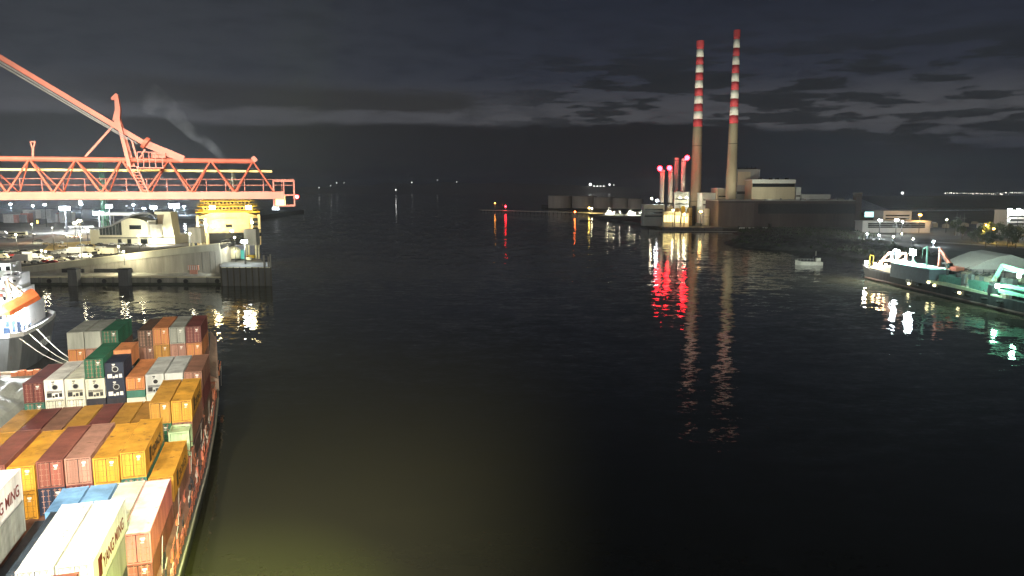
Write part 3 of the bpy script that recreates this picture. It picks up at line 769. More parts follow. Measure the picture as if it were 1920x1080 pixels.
# sea wall with coping
def wallpiece(name, x0,x1,y0,y1,z0,z1,mat,label,cat='wall',cope=None):
    mb=MB(); mb.box(x0,x1,y0,y1,z0,z1); o=mb.obj(name,mat)
    tag(o,label,cat)
    if cope:
        c=MB(); c.box(x0-.05,x1+.05,y0-.25,y0+.5,z1+.005,z1+.35); c.obj('coping',cope,o)
    return o
m_cope = pbr('pale_coping', (.72,.68,.46), .7, var=.2)
xs=[gx(p,YF) for p in (28,122,139,217,236,412,506)]
wallpiece('sea_wall', -520, xs[5], YF+2, YF+5.85, -6, 3.0, pbr('stained_concrete',(.26,.26,.22),.8,var=.55,scale=.2,streak=True), 'long dark concrete sea wall of the ferry terminal with a pale coping', cope=m_cope)
sw_=[o for o in bpy.data.objects if o.name=='sea_wall'][0]
mb=MB(); mb.box(-520,xs[5],YF+1.94,YF+1.99,-3,.9); mb.obj('weed_band',pbr('weed_green_black',(.035,.045,.025),.7,var=.6,scale=.5),sw_)
for px in (60,100,165,200,270,320,380):
    x=gx(px,YF); mb=MB(); [mb.beam((x+s_,YF+1.75,-1),(x+s_,YF+1.75,3.3),.1) for s_ in(-.3,.3)]; [mb.beam((x-.3,YF+1.75,z_*.5-1),(x+.3,YF+1.75,z_*.5-1),.07) for z_ in range(9)]; mb.obj('ladder',m_dark,sw_)
    mb=MB(); mb.tube((x+4,YF+1.4,1.6),(x+4,YF+1.9,1.6),.9,n=12); mb.obj('tyre_fender',m_rubber,sw_)
for i,(k,lab) in enumerate(((1,'dark square fender pillar on the sea wall, left one of two'),(3,'dark square fender pillar on the sea wall, right one of two'))):
    t=thing('fender_pillar',lab,'pillar',((xs[k]+xs[k+1])/2,YF+.6,0),0,'fender pillars on the sea wall')
    w_=(xs[k+1]-xs[k])/2; mb=MB(); mb.box(-w_,w_,-1.6,1.35,-5,ZQ-.4); mb.obj('column',m_concrete_dark,t)
    mb=MB(); mb.box(-w_-.15,w_+.15,-1.8,1.4,ZQ-.395,ZQ+.1); mb.obj('cap',m_dark,t)
# bastion
t=thing('bastion','dark piled bastion at the right end of the terminal quay','bastion',((xs[5]+xs[6])/2,YF,0))
w_=(xs[6]-xs[5])/2
mb=MB(); mb.prism([(-w_,-1),(w_,-1),(w_-8.5,24),(-w_-9,24)],-5,ZQ+.3)
mb.obj('body',m_concrete_dark,t)
mb=MB()
for k in range(9): x=-w_+k*(2*w_)/8; mb.tube((x,-1.25,-5),(x,-1.25,ZQ+.6),.3,n=8)
mb.obj('fender_pile_row',pbr('timber_pile',(.10,.09,.07),.85),t)
mb=MB(); mb.box(-w_,w_,-1.1,-.4,ZQ+.31,ZQ+.55); mb.obj('kerb',m_cope,t)
for i,px in enumerate((492,500,504)):
    mb=MB(); x=gx(px,YF+2); mb.tube((x,YF+2,ZQ+.3),(x,YF+2,ZQ+.3+(5,4.4,5.4)[i]),.35,n=8); tag(mb.obj('mooring_post',m_concrete),('leftmost of three pale posts at the bastion corner','middle one of three pale posts at the bastion corner','rightmost of three pale posts at the bastion corner')[i],'post','posts at the bastion corner')
# dark recess gates in the wall between pillars (ramp underside)
for i,(p0,p1,lab) in enumerate(((78,120,'long dark opening above the sea wall left of the first pillar'),(141,215,'long dark opening above the sea wall between the two pillars'))):
    mb=MB(); mb.box(gx(p0,YF+7),gx(p1,YF+7),YF+18.2,YF+19.1,3.3,4.9); tag(mb.obj('barrier_slot',m_dark),lab,'recess')
mb=MB(); mb.box(gx(349,YF+14),gx(369,YF+14),YF+13,YF+14,4.9,6.9); mb.box(gx(352,YF+14),gx(366,YF+14),YF+13.2,YF+13.8,3.21,4.89)
o=mb.obj('barrier_block',pbr('red_white_block',(.72,.35,.25),.6)); tag(o,'red and white striped barrier block under the ramp','barrier')
mb=MB()
for k in range(5): x=gx(349,YF+14)+.2+k*.85; mb.box(x,x+.35,YF+12.95,YF+12.98,5.0,6.8)
mb.obj('stripe_set',m_mark,o)
# ramp: sloping concrete viaduct with parapet
YR=322.
def zr(px,py,Y=YR): return D(px,py,Y).z
pts=[(28,503),(140,489),(260,474),(345,464),(412,457)]
top=[(D(px,py,YR).x, D(px,py,YR).z) for px,py in pts]
ramp=thing('ramp','long concrete approach ramp rising to the right along the terminal quay','ramp')
mb=MB(); poly=[(x,z-1.3) for x,z in top]+[(top[-1][0],3.0),(top[0][0],3.0)]; mb.slab(poly,YR+.2,YR+12); mb.obj('ramp_body',m_concrete,ramp)
mb=MB(); poly=[(x,z) for x,z in top]+[(x,z-2.7) for x,z in top[::-1]]; mb.slab(poly,YR-.35,YR+.15); mb.obj('parapet',pbr('parapet_concrete',(.42,.42,.34),.8,var=.35,scale=.15,streak=True),ramp)
mb=MB(); 
for i in range(len(top)-1): mb.beam((top[i][0],YR-.1,top[i][1]+.12),(top[i+1][0],YR-.1,top[i+1][1]+.12),.7,.22)
mb.obj('coping',m_cope,ramp)
mb=MB(); poly=[(x,z) for x,z in top]+[(x,z-1.2) for x,z in top[::-1]]; mb.slab(poly,YR+12.05,YR+12.4); mb.obj('far_parapet',m_concrete,ramp)
mb=MB()
for px in (375,390,400): 
    x=gx(px,YR); mb.box(x-.06,x+.06,YR+.1,YR+.17,3.3,zr(px,460)-2.9)
mb.obj('joint_plate',m_concrete_dark,ramp)
# steel link span to the ferry
span=thing('link_span','dark steel link bridge from the ramp top to the ferry door','bridge')
p0=(top[-1][0],YR+1,top[-1][1]-1.5); p1=D(478,441,372)
mb=MB()
for dy in (0,9): mb.beam((p0[0],p0[1]+dy,p0[2]),(p1.x,p1.y+dy,p1.z),.5,1.6); mb.beam((p0[0],p0[1]+dy,p0[2]+2.4),(p1.x,p1.y+dy,p1.z+2.4),.25)
for k in range(13):
    t_=k/12; a_=Vector((p0[0],p0[1],p0[2])).lerp(p1,t_); mb.beam(a_,a_+Vector((0,0,2.4)),.2); mb.beam(a_,a_+Vector((0,9,0)),.3)
mb.obj('girder',m_dark,span)
mb=MB(); mb.add([(p0[0],p0[1],p0[2]+.5),(p1.x,p1.y,p1.z+.5),(p1.x,p1.y+9,p1.z+.5),(p0[0],p0[1]+9,p0[2]+.5)],[(0,1,2,3)]); mb.obj('roadway',m_concrete,span)
for i,(px,py,pw,Y,hh,lab) in enumerate(((364,427,24,372,13,'grey boxy lift tower on the left side of the ferry ramp'),(468,430,23,352,15,'grey boxy lift tower on the right side of the ferry ramp'))):
    p=D(px,py,Y); wd=pw/F*Y/2
    t=thing('lift_tower',lab,'tower',(p.x,Y,ZQ if i==0 else -4),0,'lift towers of the ferry ramp'); hz=p.z-(ZQ if i==0 else -4)
    mb=MB(); mb.box(-wd,wd,0,5,hz-7.5,hz); mb.obj('cabin',m_concrete,t)
    mb=MB(); [mb.beam((x,y,0),(x,y,hz-7.5),.8) for x in (-wd+.5,wd-.5) for y in (.6,4.4)]; mb.obj('leg_frame',m_cope,t)
# small tank / hut on bastion
p=G(431,487,ZQ+.3); t=thing('hopper','pale dome-topped round hut on the bastion','hut',(p.x,p.y+4,ZQ+.3))
mb=MB(); mb.lathe([(3.6,0),(3.7,3.2),(3.4,4.2),(2.2,5.3),(.6,5.9)],20); mb.obj('shell',m_cope,t,True)
mb=MB(); mb.lathe([(3.9,0),(3.9,.3)],20); mb.obj('base_ring',m_dark,t)
p=G(452,487,ZQ+.3); t=thing('teal_cabinet','teal switch cabinet beside the pale round hut','cabinet',(p.x,p.y+3,ZQ+.3))
mb=MB(); mb.box(-.9,.9,-.8,.8,0,4.2); mb.obj('case',pbr('teal_paint',(.05,.32,.3),.5),t); mb=MB(); mb.box(-.7,.7,-.86,-.8,.4,3.8); mb.obj('door',pbr('teal_paint_b',(.08,.4,.38),.5),t)
random.seed(11)
for i in range(9):
    px=random.uniform(418,498); p=G(px,random.uniform(480,489),ZQ+.3); hh=random.uniform(.8,1.8); ww=random.uniform(.6,1.6)
    lab=f"small pallet box on the bastion deck, {ORD[i] if i else 'first'} in a loose line of nine"
    mb=MB(); mb.box(-ww,ww,-.8,.8,.15,hh); mb.box(-ww,-ww*.6,-.8,.8,0,.15); mb.box(ww*.6,ww,-.8,.8,0,.15)
    o=mb.obj('deck_box',random.choice([m_yellow,m_cope,m_steel,m_orange])); o.location=p; tag(o,lab,'box','boxes on the bastion deck')

# ------------------------------------------------------------------ ferry
fy=400.; fx0=gx(368,fy); fx1=gx(490,fy); fw=fx1-fx0; fc=(fx0+fx1)/2
fer=thing('ferry','large ferry at the terminal berth seen end-on, decks under yellow lights','ferry',(fc,fy,0),R(20.6))
hw=fw/2*.94
m_fer=pbr('ferry_cream',(.50,.40,.22),.5,var=.2,streak=True); m_ferd=pbr('ferry_hull',(.12,.14,.2),.5,rust=.1)
mb=MB(); mb.prism([(-hw*.75,-2),(hw*.75,-2),(hw,12),(hw,130),(-hw,130),(-hw,12)],-3,9); mb.obj('hull',m_ferd,fer)
mb=MB(); mb.slab([(-hw,9),(hw,9),(hw,24),(hw*.55,26.5),(-hw*.55,26.5),(-hw,24)],6,126)
mb.obj('upper_hull',m_fer,fer)
mb=MB(); mb.slab([(-hw*.62,9.2),(hw*.62,9.2),(hw*.62,15.5),(-hw*.62,15.5)],5.6,5.95); mb.obj('vehicle_door',m_glass,fer)
mb=MB(); mb.slab([(-hw*.66,16),(hw*.66,16),(hw*.6,22.4),(hw*.3,23.4),(-hw*.3,23.4),(-hw*.6,22.4)],5.0,5.95); mb.obj('raised_visor',pbr('visor_tan',(.55,.42,.24),.5),fer)
mb=MB(); mb.box(-1.6,1.6,4.9,4.99,18.6,20.2); mb.obj('visor_window',m_glass,fer)
zt_=26.51
for i,(w2,z,h2) in enumerate(((1.0,zt_,.5),(.94,29.6,.4),(.86,32.4,.4))):
    mb=MB(); mb.box(-hw*w2,hw*w2,6-i*.0+i*1.5,70,z,z+h2); mb.obj('deck_slab',m_yellow,fer)
    mb=MB(); k=-hw*w2
    while k<hw*w2: mb.beam((k,6.2+i*1.5,z+h2),(k,6.2+i*1.5,z+h2+1.2),.1); k+=1.5
    mb.beam((-hw*w2,6.2+i*1.5,z+h2+1.2),(hw*w2,6.2+i*1.5,z+h2+1.2),.12); mb.obj('deck_rail',m_yellow,fer)
    mb=MB(); mb.box(-hw*w2*.8,hw*w2*.8,12+i*1.5,60,z+h2+.01,(29.59,32.39,34.2)[i]); mb.obj('deck_house',m_fer,fer)
    mb=MB(); k=-hw*w2*.75
    while k<hw*w2*.74: mb.box(k,k+1.1,11.93+i*1.5,11.99+i*1.5,z+h2+1.1,z+h2+2.2); k+=1.9
    mb.obj('window_band',m_glass,fer)
for s in (-1,1):
    mb=MB(); mb.box(s*hw*.98,s*hw*.64,1,5.95,9.01,16.0); mb.box(s*hw*.98,s*hw*.9,0,5.9,16,25.5); mb.box(s*hw*.75,s*hw*.68,0,5.9,16,24); mb.obj('mooring_station',m_fer,fer)
    mb=MB(); mb.box(s*hw*.94,s*hw*.72,.9,.97,10.5,14.5); mb.obj('mooring_opening',m_glass,fer)
    mb=MB(); [mb.box(s*hw*.9,s*hw*.74,-.08,-.01+.0*k,17+k*2.6,18.5+k*2.6) for k in range(3)]; mb.obj('deck_window_row',m_glass,fer)
for i,(px,py) in enumerate(((398,389),(462,389))):
    p=D(px,py,fy-1.5); q=(p.x-fc,-1.5,p.z)
    mb=MB(); mb.box(q[0]-1.3,q[0]+1.3,q[1]-.2,q[1]+.2,q[2]-.9,q[2]+.9); mb.obj('deck_floodlight',emis('ferry_flood',(1,.8,.4),80),fer)
    light('POINT',(p.x,fy-5,p.z-1.5),12000,(1,.68,.2),size=.6)
for i,(px,py) in enumerate(((386,422),(398,424),(466,418),(430,433))):
    p=D(px,py,fy-3); q=(p.x-fc,-3,p.z)
    mb=MB(); mb.box(q[0]-.6,q[0]+.6,q[1]-.2,q[1]+.2,q[2]-.35,q[2]+.35); mb.obj('stern_lamp',emis('stern_lamp',(1,.95,.8),90),fer)
    light('POINT',(p.x,fy-7,p.z),6500,(1,.93,.72),size=.5)
mb=MB(); mb.tube((0,62,34),(0,62,38.2),1.6,1.2); mb.tube((-4,30,34),(-4,30,37.4),.25); mb.beam((-6,30,36.5),(-2,30,36.5),.15); mb.obj('funnel_and_mast',m_yellow,fer)

# ------------------------------------------------------------------ terminal building
Yb=440.
def bx(px): return gx(px,Yb)
def bz(px,py): return D(px,py,Yb).z
m_clad=pbr('cream_cladding',(.62,.6,.45),.6,var=.15,scale=.2,streak=True)
tb=thing('terminal_building','cream ferry terminal hall with curved roofs, dark glazing and a square tower','building')
mb=MB(); mb.box(bx(172),bx(326),Yb,Yb+25,ZQ,bz(200,441)); mb.box(bx(168),bx(184),Yb-.3,Yb+24,ZQ,bz(170,431)); mb.obj('podium',m_clad,tb)
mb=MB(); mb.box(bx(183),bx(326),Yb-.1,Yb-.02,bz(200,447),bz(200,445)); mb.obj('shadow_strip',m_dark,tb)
zp_=bz(200,441)
mb=MB(); mb.slab([(bx(183),zp_+.01),(bx(227),zp_+.01),(bx(227),bz(227,417)),(bx(205),bz(205,425)),(bx(183),bz(183,428))],Yb+1,Yb+22)
mb.obj('glazed_hall',pbr('lit_glazing',(.06,.075,.08),.1,var=.6,scale=.4,spec=.9),tb)
mb=MB()
for k in range(8): x=bx(183)+(bx(227)-bx(183))*k/7; mb.beam((x,Yb+.9,zp_),(x,Yb+.9,bz(227,417+ (7-k)*1.5)),.18)
mb.obj('mullion_set',m_steel,tb)
def curve(pts,y0,y1,th,name,mat):
    mb=MB(); P_=[(bx(a_),bz(a_,b_)) for a_,b_ in pts]; mb.slab(P_+[(x,z-th) for x,z in P_[::-1]],y0,y1); return mb.obj(name,mat,tb)
curve([(168,428),(190,426),(208,422),(222,415),(236,408),(252,401),(268,398),(284,399),(292,405)],Yb-1.2,Yb+23,.8,'swept_roof',m_steel)
mb=MB(); mb.slab([(bx(228),zp_+.01),(bx(276),zp_+.01),(bx(276),bz(276,417)),(bx(270),bz(270,413)),(bx(258),bz(258,410)),(bx(244),bz(244,409)),(bx(234),bz(234,412)),(bx(228),bz(228,415))],Yb-.4,Yb+15); mb.obj('gable_block',m_clad,tb)
mb=MB(); mb.box(bx(243),bx(265),Yb-.5,Yb-.42,bz(243,430),bz(243,422)); mb.obj('window',m_glass,tb)
mb=MB(); mb.box(bx(276.2),bx(292),Yb,Yb+12,zp_+.01,bz(280,413)); mb.box(bx(283),bx(306),Yb-2,Yb-.1,zp_-1,bz(290,420)); mb.obj('service_block',m_concrete,tb)
mb=MB(); mb.slab([(bx(292.4),zp_),(bx(326),zp_),(bx(322),bz(322,397)),(bx(292.4),bz(292,397)),(bx(292.4),bz(292,402)),(bx(310),bz(310,402)),(bx(306),bz(306,424)),(bx(292.4),bz(292,424))],Yb-1,Yb+8); mb.obj('tower',m_clad,tb)
mb=MB(); mb.box(bx(294),bx(309.5),Yb+1,Yb+7,bz(294,421),bz(294,403)); mb.obj('tower_recess',pbr('recess_brown',(.22,.17,.11),.6),tb)
mb=MB()
for px in (219,237,262,268): mb.box(bx(px),bx(px+7),Yb-.2,Yb-.02,ZQ+.2,ZQ+3)
mb.obj('door_opening_set',m_glass,tb)
# long canopy beyond
Yc=560.
mb=MB(); mb.box(gx(183,Yc),gx(268,Yc),Yc,Yc+20,D(200,404,Yc).z,D(200,399,Yc).z); o=mb.obj('canopy_roof',m_white)
t=thing('check_in_canopy','long white flat canopy roof behind the terminal hall','canopy'); o.parent=t
mb=MB(); [mb.tube((gx(px,Yc),Yc+5,ZQ),(gx(px,Yc),Yc+5,D(200,404,Yc).z),.35,n=8) for px in (187,207,227,247,265)]; mb.obj('column_set',m_steel,t)

# ------------------------------------------------------------------ vehicles
def paint(name): 
    c={'white':(.8,.8,.76),'silver':(.45,.46,.46),'dark':(.03,.03,.035),'red':(.45,.04,.035),'pink':(.7,.4,.36),'grey':(.2,.21,.22),'cream':(.72,.68,.5),'blue':(.04,.08,.2),'maroon':(.22,.03,.04),'green':(.1,.25,.18),'tan':(.5,.4,.24)}[name]
    return pbr('car_paint_'+name,c,.25,.1,var=.08)
VM={}
def veh_mesh(kind):
    if kind in VM: return VM[kind]
    if kind=='car': L,W,prof,gl=4.4,1.78,[(-2.2,.35),(2.2,.35),(2.25,.75),(1.9,.95),(1.0,1.02),(.45,1.45),(-1.1,1.48),(-1.8,1.05),(-2.2,.95)],[(.98,1.03),(.47,1.41),(-1.08,1.44),(-1.7,1.06)]
    elif kind=='van': L,W,prof,gl=5.6,2.0,[(-2.8,.4),(2.8,.4),(2.8,1.1),(2.2,1.35),(1.6,2.25),(-2.75,2.4)],[(2.15,1.4),(1.62,2.15),(.9,2.15),(.9,1.4)]
    elif kind=='truck': L,W,prof,gl=9,2.5,[(-4.5,.9),(2.3,.9),(2.3,3.6),(-4.5,3.6)],[(4.4,1.9),(4.3,2.7),(3.3,2.7),(3.3,1.9)]
    else: L,W,prof,gl=12,2.5,[(-6,.4),(6,.4),(6,1.6),(5.7,3.1),(-6,3.1)],[(5.8,1.5),(5.5,2.4),(-5.7,2.4),(-5.7,1.5)]
    w=W/2; b=MB(); b.slab(prof,-w,w)
    if kind=='truck': b.slab([(2.5,.5),(4.5,.5),(4.5,1.8),(4.3,2.9),(2.5,2.9)],-w,w); b.box(-4.4,4.2,-.5,.5,.6,.95)
    g=MB(); g.slab(gl,-w-.015,w+.015)
    if kind=='car': g.xf(Matrix.Identity(4))
    if kind in('car',): 
        g=MB(); g.slab(gl,-w-.012,w+.012)
    wh=MB(); wh.tube((0,-.12,0),(0,.12,0),.36 if kind in('car','van') else .5,n=12)
    VM[kind]=(b.mesh('body'),g.mesh('windows'),wh.mesh('wheel'),L,W); return VM[kind]
def vehicle(kind,color,px,py,rz,label,Zg=ZQ,grp='vehicles at the ferry terminal'):
    b,g,wh,L,W=veh_mesh(kind); p=G(px,py,Zg)
    nm={'car':'parked_car','van':'van','truck':'lorry','bus':'bus'}[kind]
    t=thing(nm,label,{'car':'car','van':'van','truck':'lorry','bus':'bus'}[kind],p,R(rz),grp)
    link('body',b,t,paint(color)); link('windows',g,t,m_glass)
    if kind=='truck': t.children
    r=.36 if kind in('car','van') else .5
    for x in (L*.31,-L*.31):
        for s in (-1,1): o=link('wheel',wh,t,m_rubber); o.location=(x,s*(W/2-.1),r)
    return t
rows=[('row against the ramp wall',[(6,493,'car','pink'),(40,492,'truck','white'),(68,494,'car','grey'),(86,493,'car','red'),(98,494,'car','maroon'),(4,503,'car','pink'),(118,489,'car','cream')]),
('second row from the ramp wall',[(5,485,'van','cream'),(20,483,'car','red'),(33,482,'car','maroon'),(48,481,'van','white'),(70,485,'van','white'),(90,486,'car','cream'),(104,484,'car','dark'),(130,487,'car','dark'),(144,483,'car','silver'),(163,484,'van','white'),(183,484,'car','dark')]),
('third row from the ramp wall',[(3,474,'car','green'),(16,474,'car','white'),(31,473,'car','cream'),(45,474,'car','dark'),(62,473,'car','cream'),(76,475,'car','dark'),(90,476,'car','dark'),(105,477,'car','silver'),(123,475,'car','white'),(140,477,'truck','white'),(157,477,'car','dark'),(167,476,'truck','cream'),(180,477,'car','dark'),(191,470,'van','white'),(202,478,'truck','cream'),(214,481,'car','dark')]),
('fourth row from the ramp wall',[(88,459,'car','tan'),(100,460,'car','tan'),(112,457,'car','white'),(72,453,'car','dark'),(118,463,'car','tan'),(152,462,'car','silver'),(166,463,'car','dark'),(186,460,'car','grey')]),
('far row beside the bus',[(60,441,'car','white'),(50,445,'car','grey'),(6,439,'van','white'),(4,447,'car','silver'),(20,448,'car','cream'),(38,447,'car','dark'),(128,446,'car','white'),(145,447,'car','pink')]),
('row in front of the terminal hall',[(212,460,'car','white'),(228,459,'car','silver'),(240,461,'car','dark'),(256,460,'car','white'),(271,462,'car','grey')])]
for rn,items in rows:
    for i,(px,py,k,c) in enumerate(sorted(items)):
        vehicle(k,c,px,py,random.choice([0,180,8,172,20]),f"{c} {dict(car='car',van='van',truck='lorry')[k]}, {('leftmost' if i==0 else ORD[i]+' from the left') if i<10 else str(i+1)+'th from the left'}, {rn}")
vehicle('bus','cream',34,443,2,'cream coach with a long dark window band, far side of the car park')
# hedge / dark trees and kerb strips
mb=MB(); p=[G(0,462,ZQ+.02),G(40,462,ZQ+.02),G(108,440,ZQ+.02),G(100,438,ZQ+.02),G(30,455,ZQ+.02),G(0,456,ZQ+.02)]; mb.add(p,[tuple(range(6))])
tag(mb.obj('access_road',pbr('brown_road',(.09,.06,.045),.9)),kind='structure')
mb=MB(); p=[G(80,470,ZQ+.02),G(185,463,ZQ+.02),G(170,452,ZQ+.02),G(95,456,ZQ+.02)]; mb.add(p,[(0,1,2,3)])
tag(mb.obj('sand_yard',pbr('ochre_ground',(.5,.36,.13),.9,var=.5,scale=.1)),kind='structure')
mb=MB()
for k in range(14):
    p=G(5+k*14,466+(k%3),ZQ+.03); mb.box(p.x,p.x+.25,p.y-8,p.y+8,ZQ+.012,ZQ+.016)
tag(mb.obj('parking_lines',m_mark),kind='structure')

# ------------------------------------------------------------------ distant port stacks, sheds
random.seed(21)
cols=['red','pink','white','grey','blue','cream','silver','maroon']
for i in range(22):
    px=2+i*5.6+random.uniform(-2,2); Y=random.uniform(720,755); wd=random.uniform(1.4,5); py=random.uniform(398,408) if i<8 else random.uniform(392,402)
    p=D(px,py,Y); c=random.choice(cols)
    lab=f"{c} distant port box stack, {'leftmost' if i==0 else ORD[i]+' from the left' if i<10 else str(i+1)+'th from the left'}, beyond the car park"
    mb=MB(); mb.box(-wd,wd,0,12,0,p.z-ZQ); 
    for k in range(int(wd*2/2.6)): mb.box(-wd+k*2.6+.1,-wd+k*2.6+2.3,-.06,0,.3,(p.z-ZQ)-.4)
    o=mb.obj('port_stack',pbr('far_'+c,{'red':(.5,.08,.06),'pink':(.6,.3,.26),'white':(.7,.7,.68),'grey':(.3,.31,.33),'blue':(.08,.14,.3),'cream':(.6,.55,.4),'silver':(.4,.42,.44),'maroon':(.25,.06,.05)}[c],.6)); o.location=(p.x,Y,ZQ); tag(o,lab,'container stack','distant port stacks')
mb=MB(); mb.box(gx(66,690),gx(76,690),690,700,ZQ,D(70,410,690).z); o=mb.obj('kiosk',m_dark); tag(o,'dark kiosk with one yellow lit window behind the car park','kiosk')
mb=MB(); mb.box(gx(69,690),gx(72,690),689.9,689.98,D(70,419,690).z,D(70,413,690).z); mb.obj('lit_window',emis('window_glow',(1,.75,.2),3),o)
for i,(px,py,wpx,Y,lab) in enumerate(((127,424,13,620,'white tent-roofed shed under the big left floodlight'),(155,424,7,620,'small rounded white shed right of the tent-roofed one'))):
    w_=wpx/F*Y/2*1.1; p=D(px,py,Y); t=thing('shed',lab,'shed',(p.x,Y,ZQ)); hh=p.z-ZQ
    mb=MB(); mb.slab([(-w_,0),(w_,0),(w_,hh*.6),(w_*.5,hh),(-w_*.5,hh),(-w_,hh*.6)],0,14); mb.obj('roof_and_walls',m_white,t)
    mb=MB(); mb.box(-w_*.4,w_*.4,-.1,-.02,0,hh*.5); mb.obj('door',m_dark,t)
# green lattice tower crane and funnel behind the boom
def lattice(name,label,cat,base,h,w,mat,group=None):
    t=thing(name,label,cat,base,0,group); mb=MB()
    for x in(-w,w):
        for y in(-w,w): mb.beam((x,y,0),(x*.6,y*.6,h),w*.16)
    n_=int(h/(w*2.2))
    for k in range(n_):
        z0=h*k/n_; z1=h*(k+1)/n_; f0=1-.4*z0/h; f1=1-.4*z1/h; s=1 if k%2 else -1
        mb.beam((-w*s*f0,-w*f0,z0),(w*s*f1,-w*f1,z1),w*.12); mb.beam((-w*f0,w*s*f0,z0),(-w*f1,-w*s*f1,z1),w*.12); mb.beam((-w*f1,-w*f1,z1),(w*f1,-w*f1,z1),w*.12)
    mb.obj('lattice_mast',mat,t); return t
p=D(189,303,640); t=lattice('lattice_tower','green lattice tower standing behind the crane boom','tower',(p.x,640,ZQ),p.z-ZQ,1.9,pbr('green_tower',(.08,.25,.14),.6))
mb=MB(); mb.box(-1.5,1.5,-1.5,1.5,p.z-ZQ,p.z-ZQ+2); mb.obj('cab',m_steel,t)
Ys=520.; p=D(437,322,Ys); t=thing('exhaust_stack','pale exhaust stack with braces giving off the smoke plume','chimney',(p.x,Ys,0))
mb=MB(); mb.tube((0,0,0),(0,0,p.z),1.15,1.0,14); mb.obj('flue',pbr('stack_cream',(.6,.58,.42),.6),t)
mb=MB(); mb.beam((-7,0,20),(-1,0,p.z-3),.5); mb.beam((7,0,20),(1,0,p.z-3),.5); mb.beam((-5,0,p.z-6),(5,0,p.z-6),.4); mb.obj('brace',m_cope,t)
# smoke plume
mb=MB(); path=[(437,318,1.3),(424,300,2.4),(404,281,3.4),(382,263,4.0),(360,249,4.4),(343,234,5),(328,214,6.5),(308,198,9),(280,185,12)]
vs=[];fs=[];NN=14
for i,(px,py,r_) in enumerate(path):
    c=D(px,py,Ys+i*4)
    a_=D(*path[max(0,i-1)][:2],Ys); b_=D(*path[min(len(path)-1,i+1)][:2],Ys); d_=(b_-a_).normalized(); x_=d_.cross(Vector((0,1,0))).normalized()
    for k in range(NN):
        t_=2*math.pi*k/NN; rr=r_*(1+.22*noise.noise(Vector((i*.9,k*.6,3)))); vs.append(c+x_*math.cos(t_)*rr+Vector((0,1,0))*math.sin(t_)*rr)
for i in range(len(path)-1):
    for k in range(NN): j=(k+1)%NN; fs.append((i*NN+k,i*NN+j,(i+1)*NN+j,(i+1)*NN+k))
fs.append(tuple(range(NN))[::-1]); fs.append(tuple(range((len(path)-1)*NN,len(path)*NN))); mb.add(vs,fs)
m=bpy.data.materials.new('smoke'); m.use_nodes=True; nn_=m.node_tree.nodes; ll=m.node_tree.links; nn_.remove(nn_['Principled BSDF'])
pv=nn_.new('ShaderNodeVolumePrincipled'); pv.inputs['Color'].default_value=(.9,.9,.9,1)
tcs=nn_.new('ShaderNodeNewGeometry'); nz=nn_.new('ShaderNodeTexNoise'); nz.inputs['Scale'].default_value=.09; nz.inputs['Detail'].default_value=4; ll.new(tcs.outputs['Position'],nz.inputs['Vector'])
mr=nn_.new('ShaderNodeMapRange'); ll.new(nz.outputs[0],mr.inputs[0]); mr.inputs[1].default_value=.42; mr.inputs[2].default_value=.7; mr.inputs[3].default_value=0; mr.inputs[4].default_value=.045
sx=nn_.new('ShaderNodeSeparateXYZ'); ll.new(tcs.outputs['Position'],sx.inputs[0])
m2=nn_.new('ShaderNodeMapRange'); ll.new(sx.outputs[2],m2.inputs[0]); m2.inputs[1].default_value=50; m2.inputs[2].default_value=108; m2.inputs[3].default_value=1; m2.inputs[4].default_value=.12
mm=nn_.new('ShaderNodeMath'); mm.operation='MULTIPLY'; ll.new(mr.outputs[0],mm.inputs[0]); ll.new(m2.outputs[0],mm.inputs[1]); ll.new(mm.outputs[0],pv.inputs['Density']); ll.new(pv.outputs[0],nn_['Material Output'].inputs['Volume'])
tag(mb.obj('smoke_plume',m),'thin grey smoke drifting up left from the exhaust stack','smoke',kind='stuff')

# ------------------------------------------------------------------ lamp masts
def mast(px,py,Y,power,col,label,em,heads=4,size=1.0,Zg=ZQ,rad=.6,grp='floodlight masts',spot=True,sw=1.):
    p=D(px,py,Y); t=thing('lamp_mast',label,'floodlight',(p.x,Y,Zg),0,grp); h_=p.z-Zg
    mb=MB(); mb.tube((0,0,0),(0,0,h_),.28*size,.13*size,8); mb.beam((-sw*size,0,h_),(sw*size,0,h_),.16*size); mb.obj('pole',m_dark,t)
    for k in range(heads):
        x=-sw*size+2*sw*size*(k+.5)/heads
        hd=MB(); hd.box(x-.42*size,x+.42*size,-.45*size,.1*size,-.42*size,.45*size); 
        for i in range(len(hd.v)): hd.v[i]=(hd.v[i][0],hd.v[i][1],hd.v[i][2]+h_)
        hd.obj('lamp_head',em,t)
    if power: light('POINT',(p.x,Y-2*size,p.z-1.2*size),power,col,size=rad)
    return t
e_fl=emis('flood_head',(.86,.95,1),110); e_flw=emis('flood_head_warm',(1,.9,.62),80)
mast(122,391,560,160000,(.9,.96,1),'brightest floodlight mast at the left, over the white tent-roofed shed',e_fl,4,2.9)
mast(185,400,600,130000,(.95,.98,1),'wide floodlight mast just left of the terminal hall canopy',e_fl,4,3.0)
mast(205,387,600,50000,(.95,.98,1),'smaller high floodlight mast above the canopy',e_fl,2,2.4)
mast(288,389,520,60000,(.8,.9,1),'bluish floodlight mast left of the square tower',e_fl,3,1.8)
mast(270,391,560,20000,(.75,.88,1),'small bluish lamp left of the bluish floodlight mast',e_fl,2,1.0)
mast(327,386,520,150000,(.9,.97,1),'big floodlight mast just right of the square tower',e_fl,4,2.7)
mast(152,383,620,8000,(.9,.96,1),'small distant lamp between the two left floodlights',e_fl,2,1.2)
mast(84,384,640,8000,(.9,.96,1),'small twin lamp left of the brightest floodlight',e_fl,2,1.1)
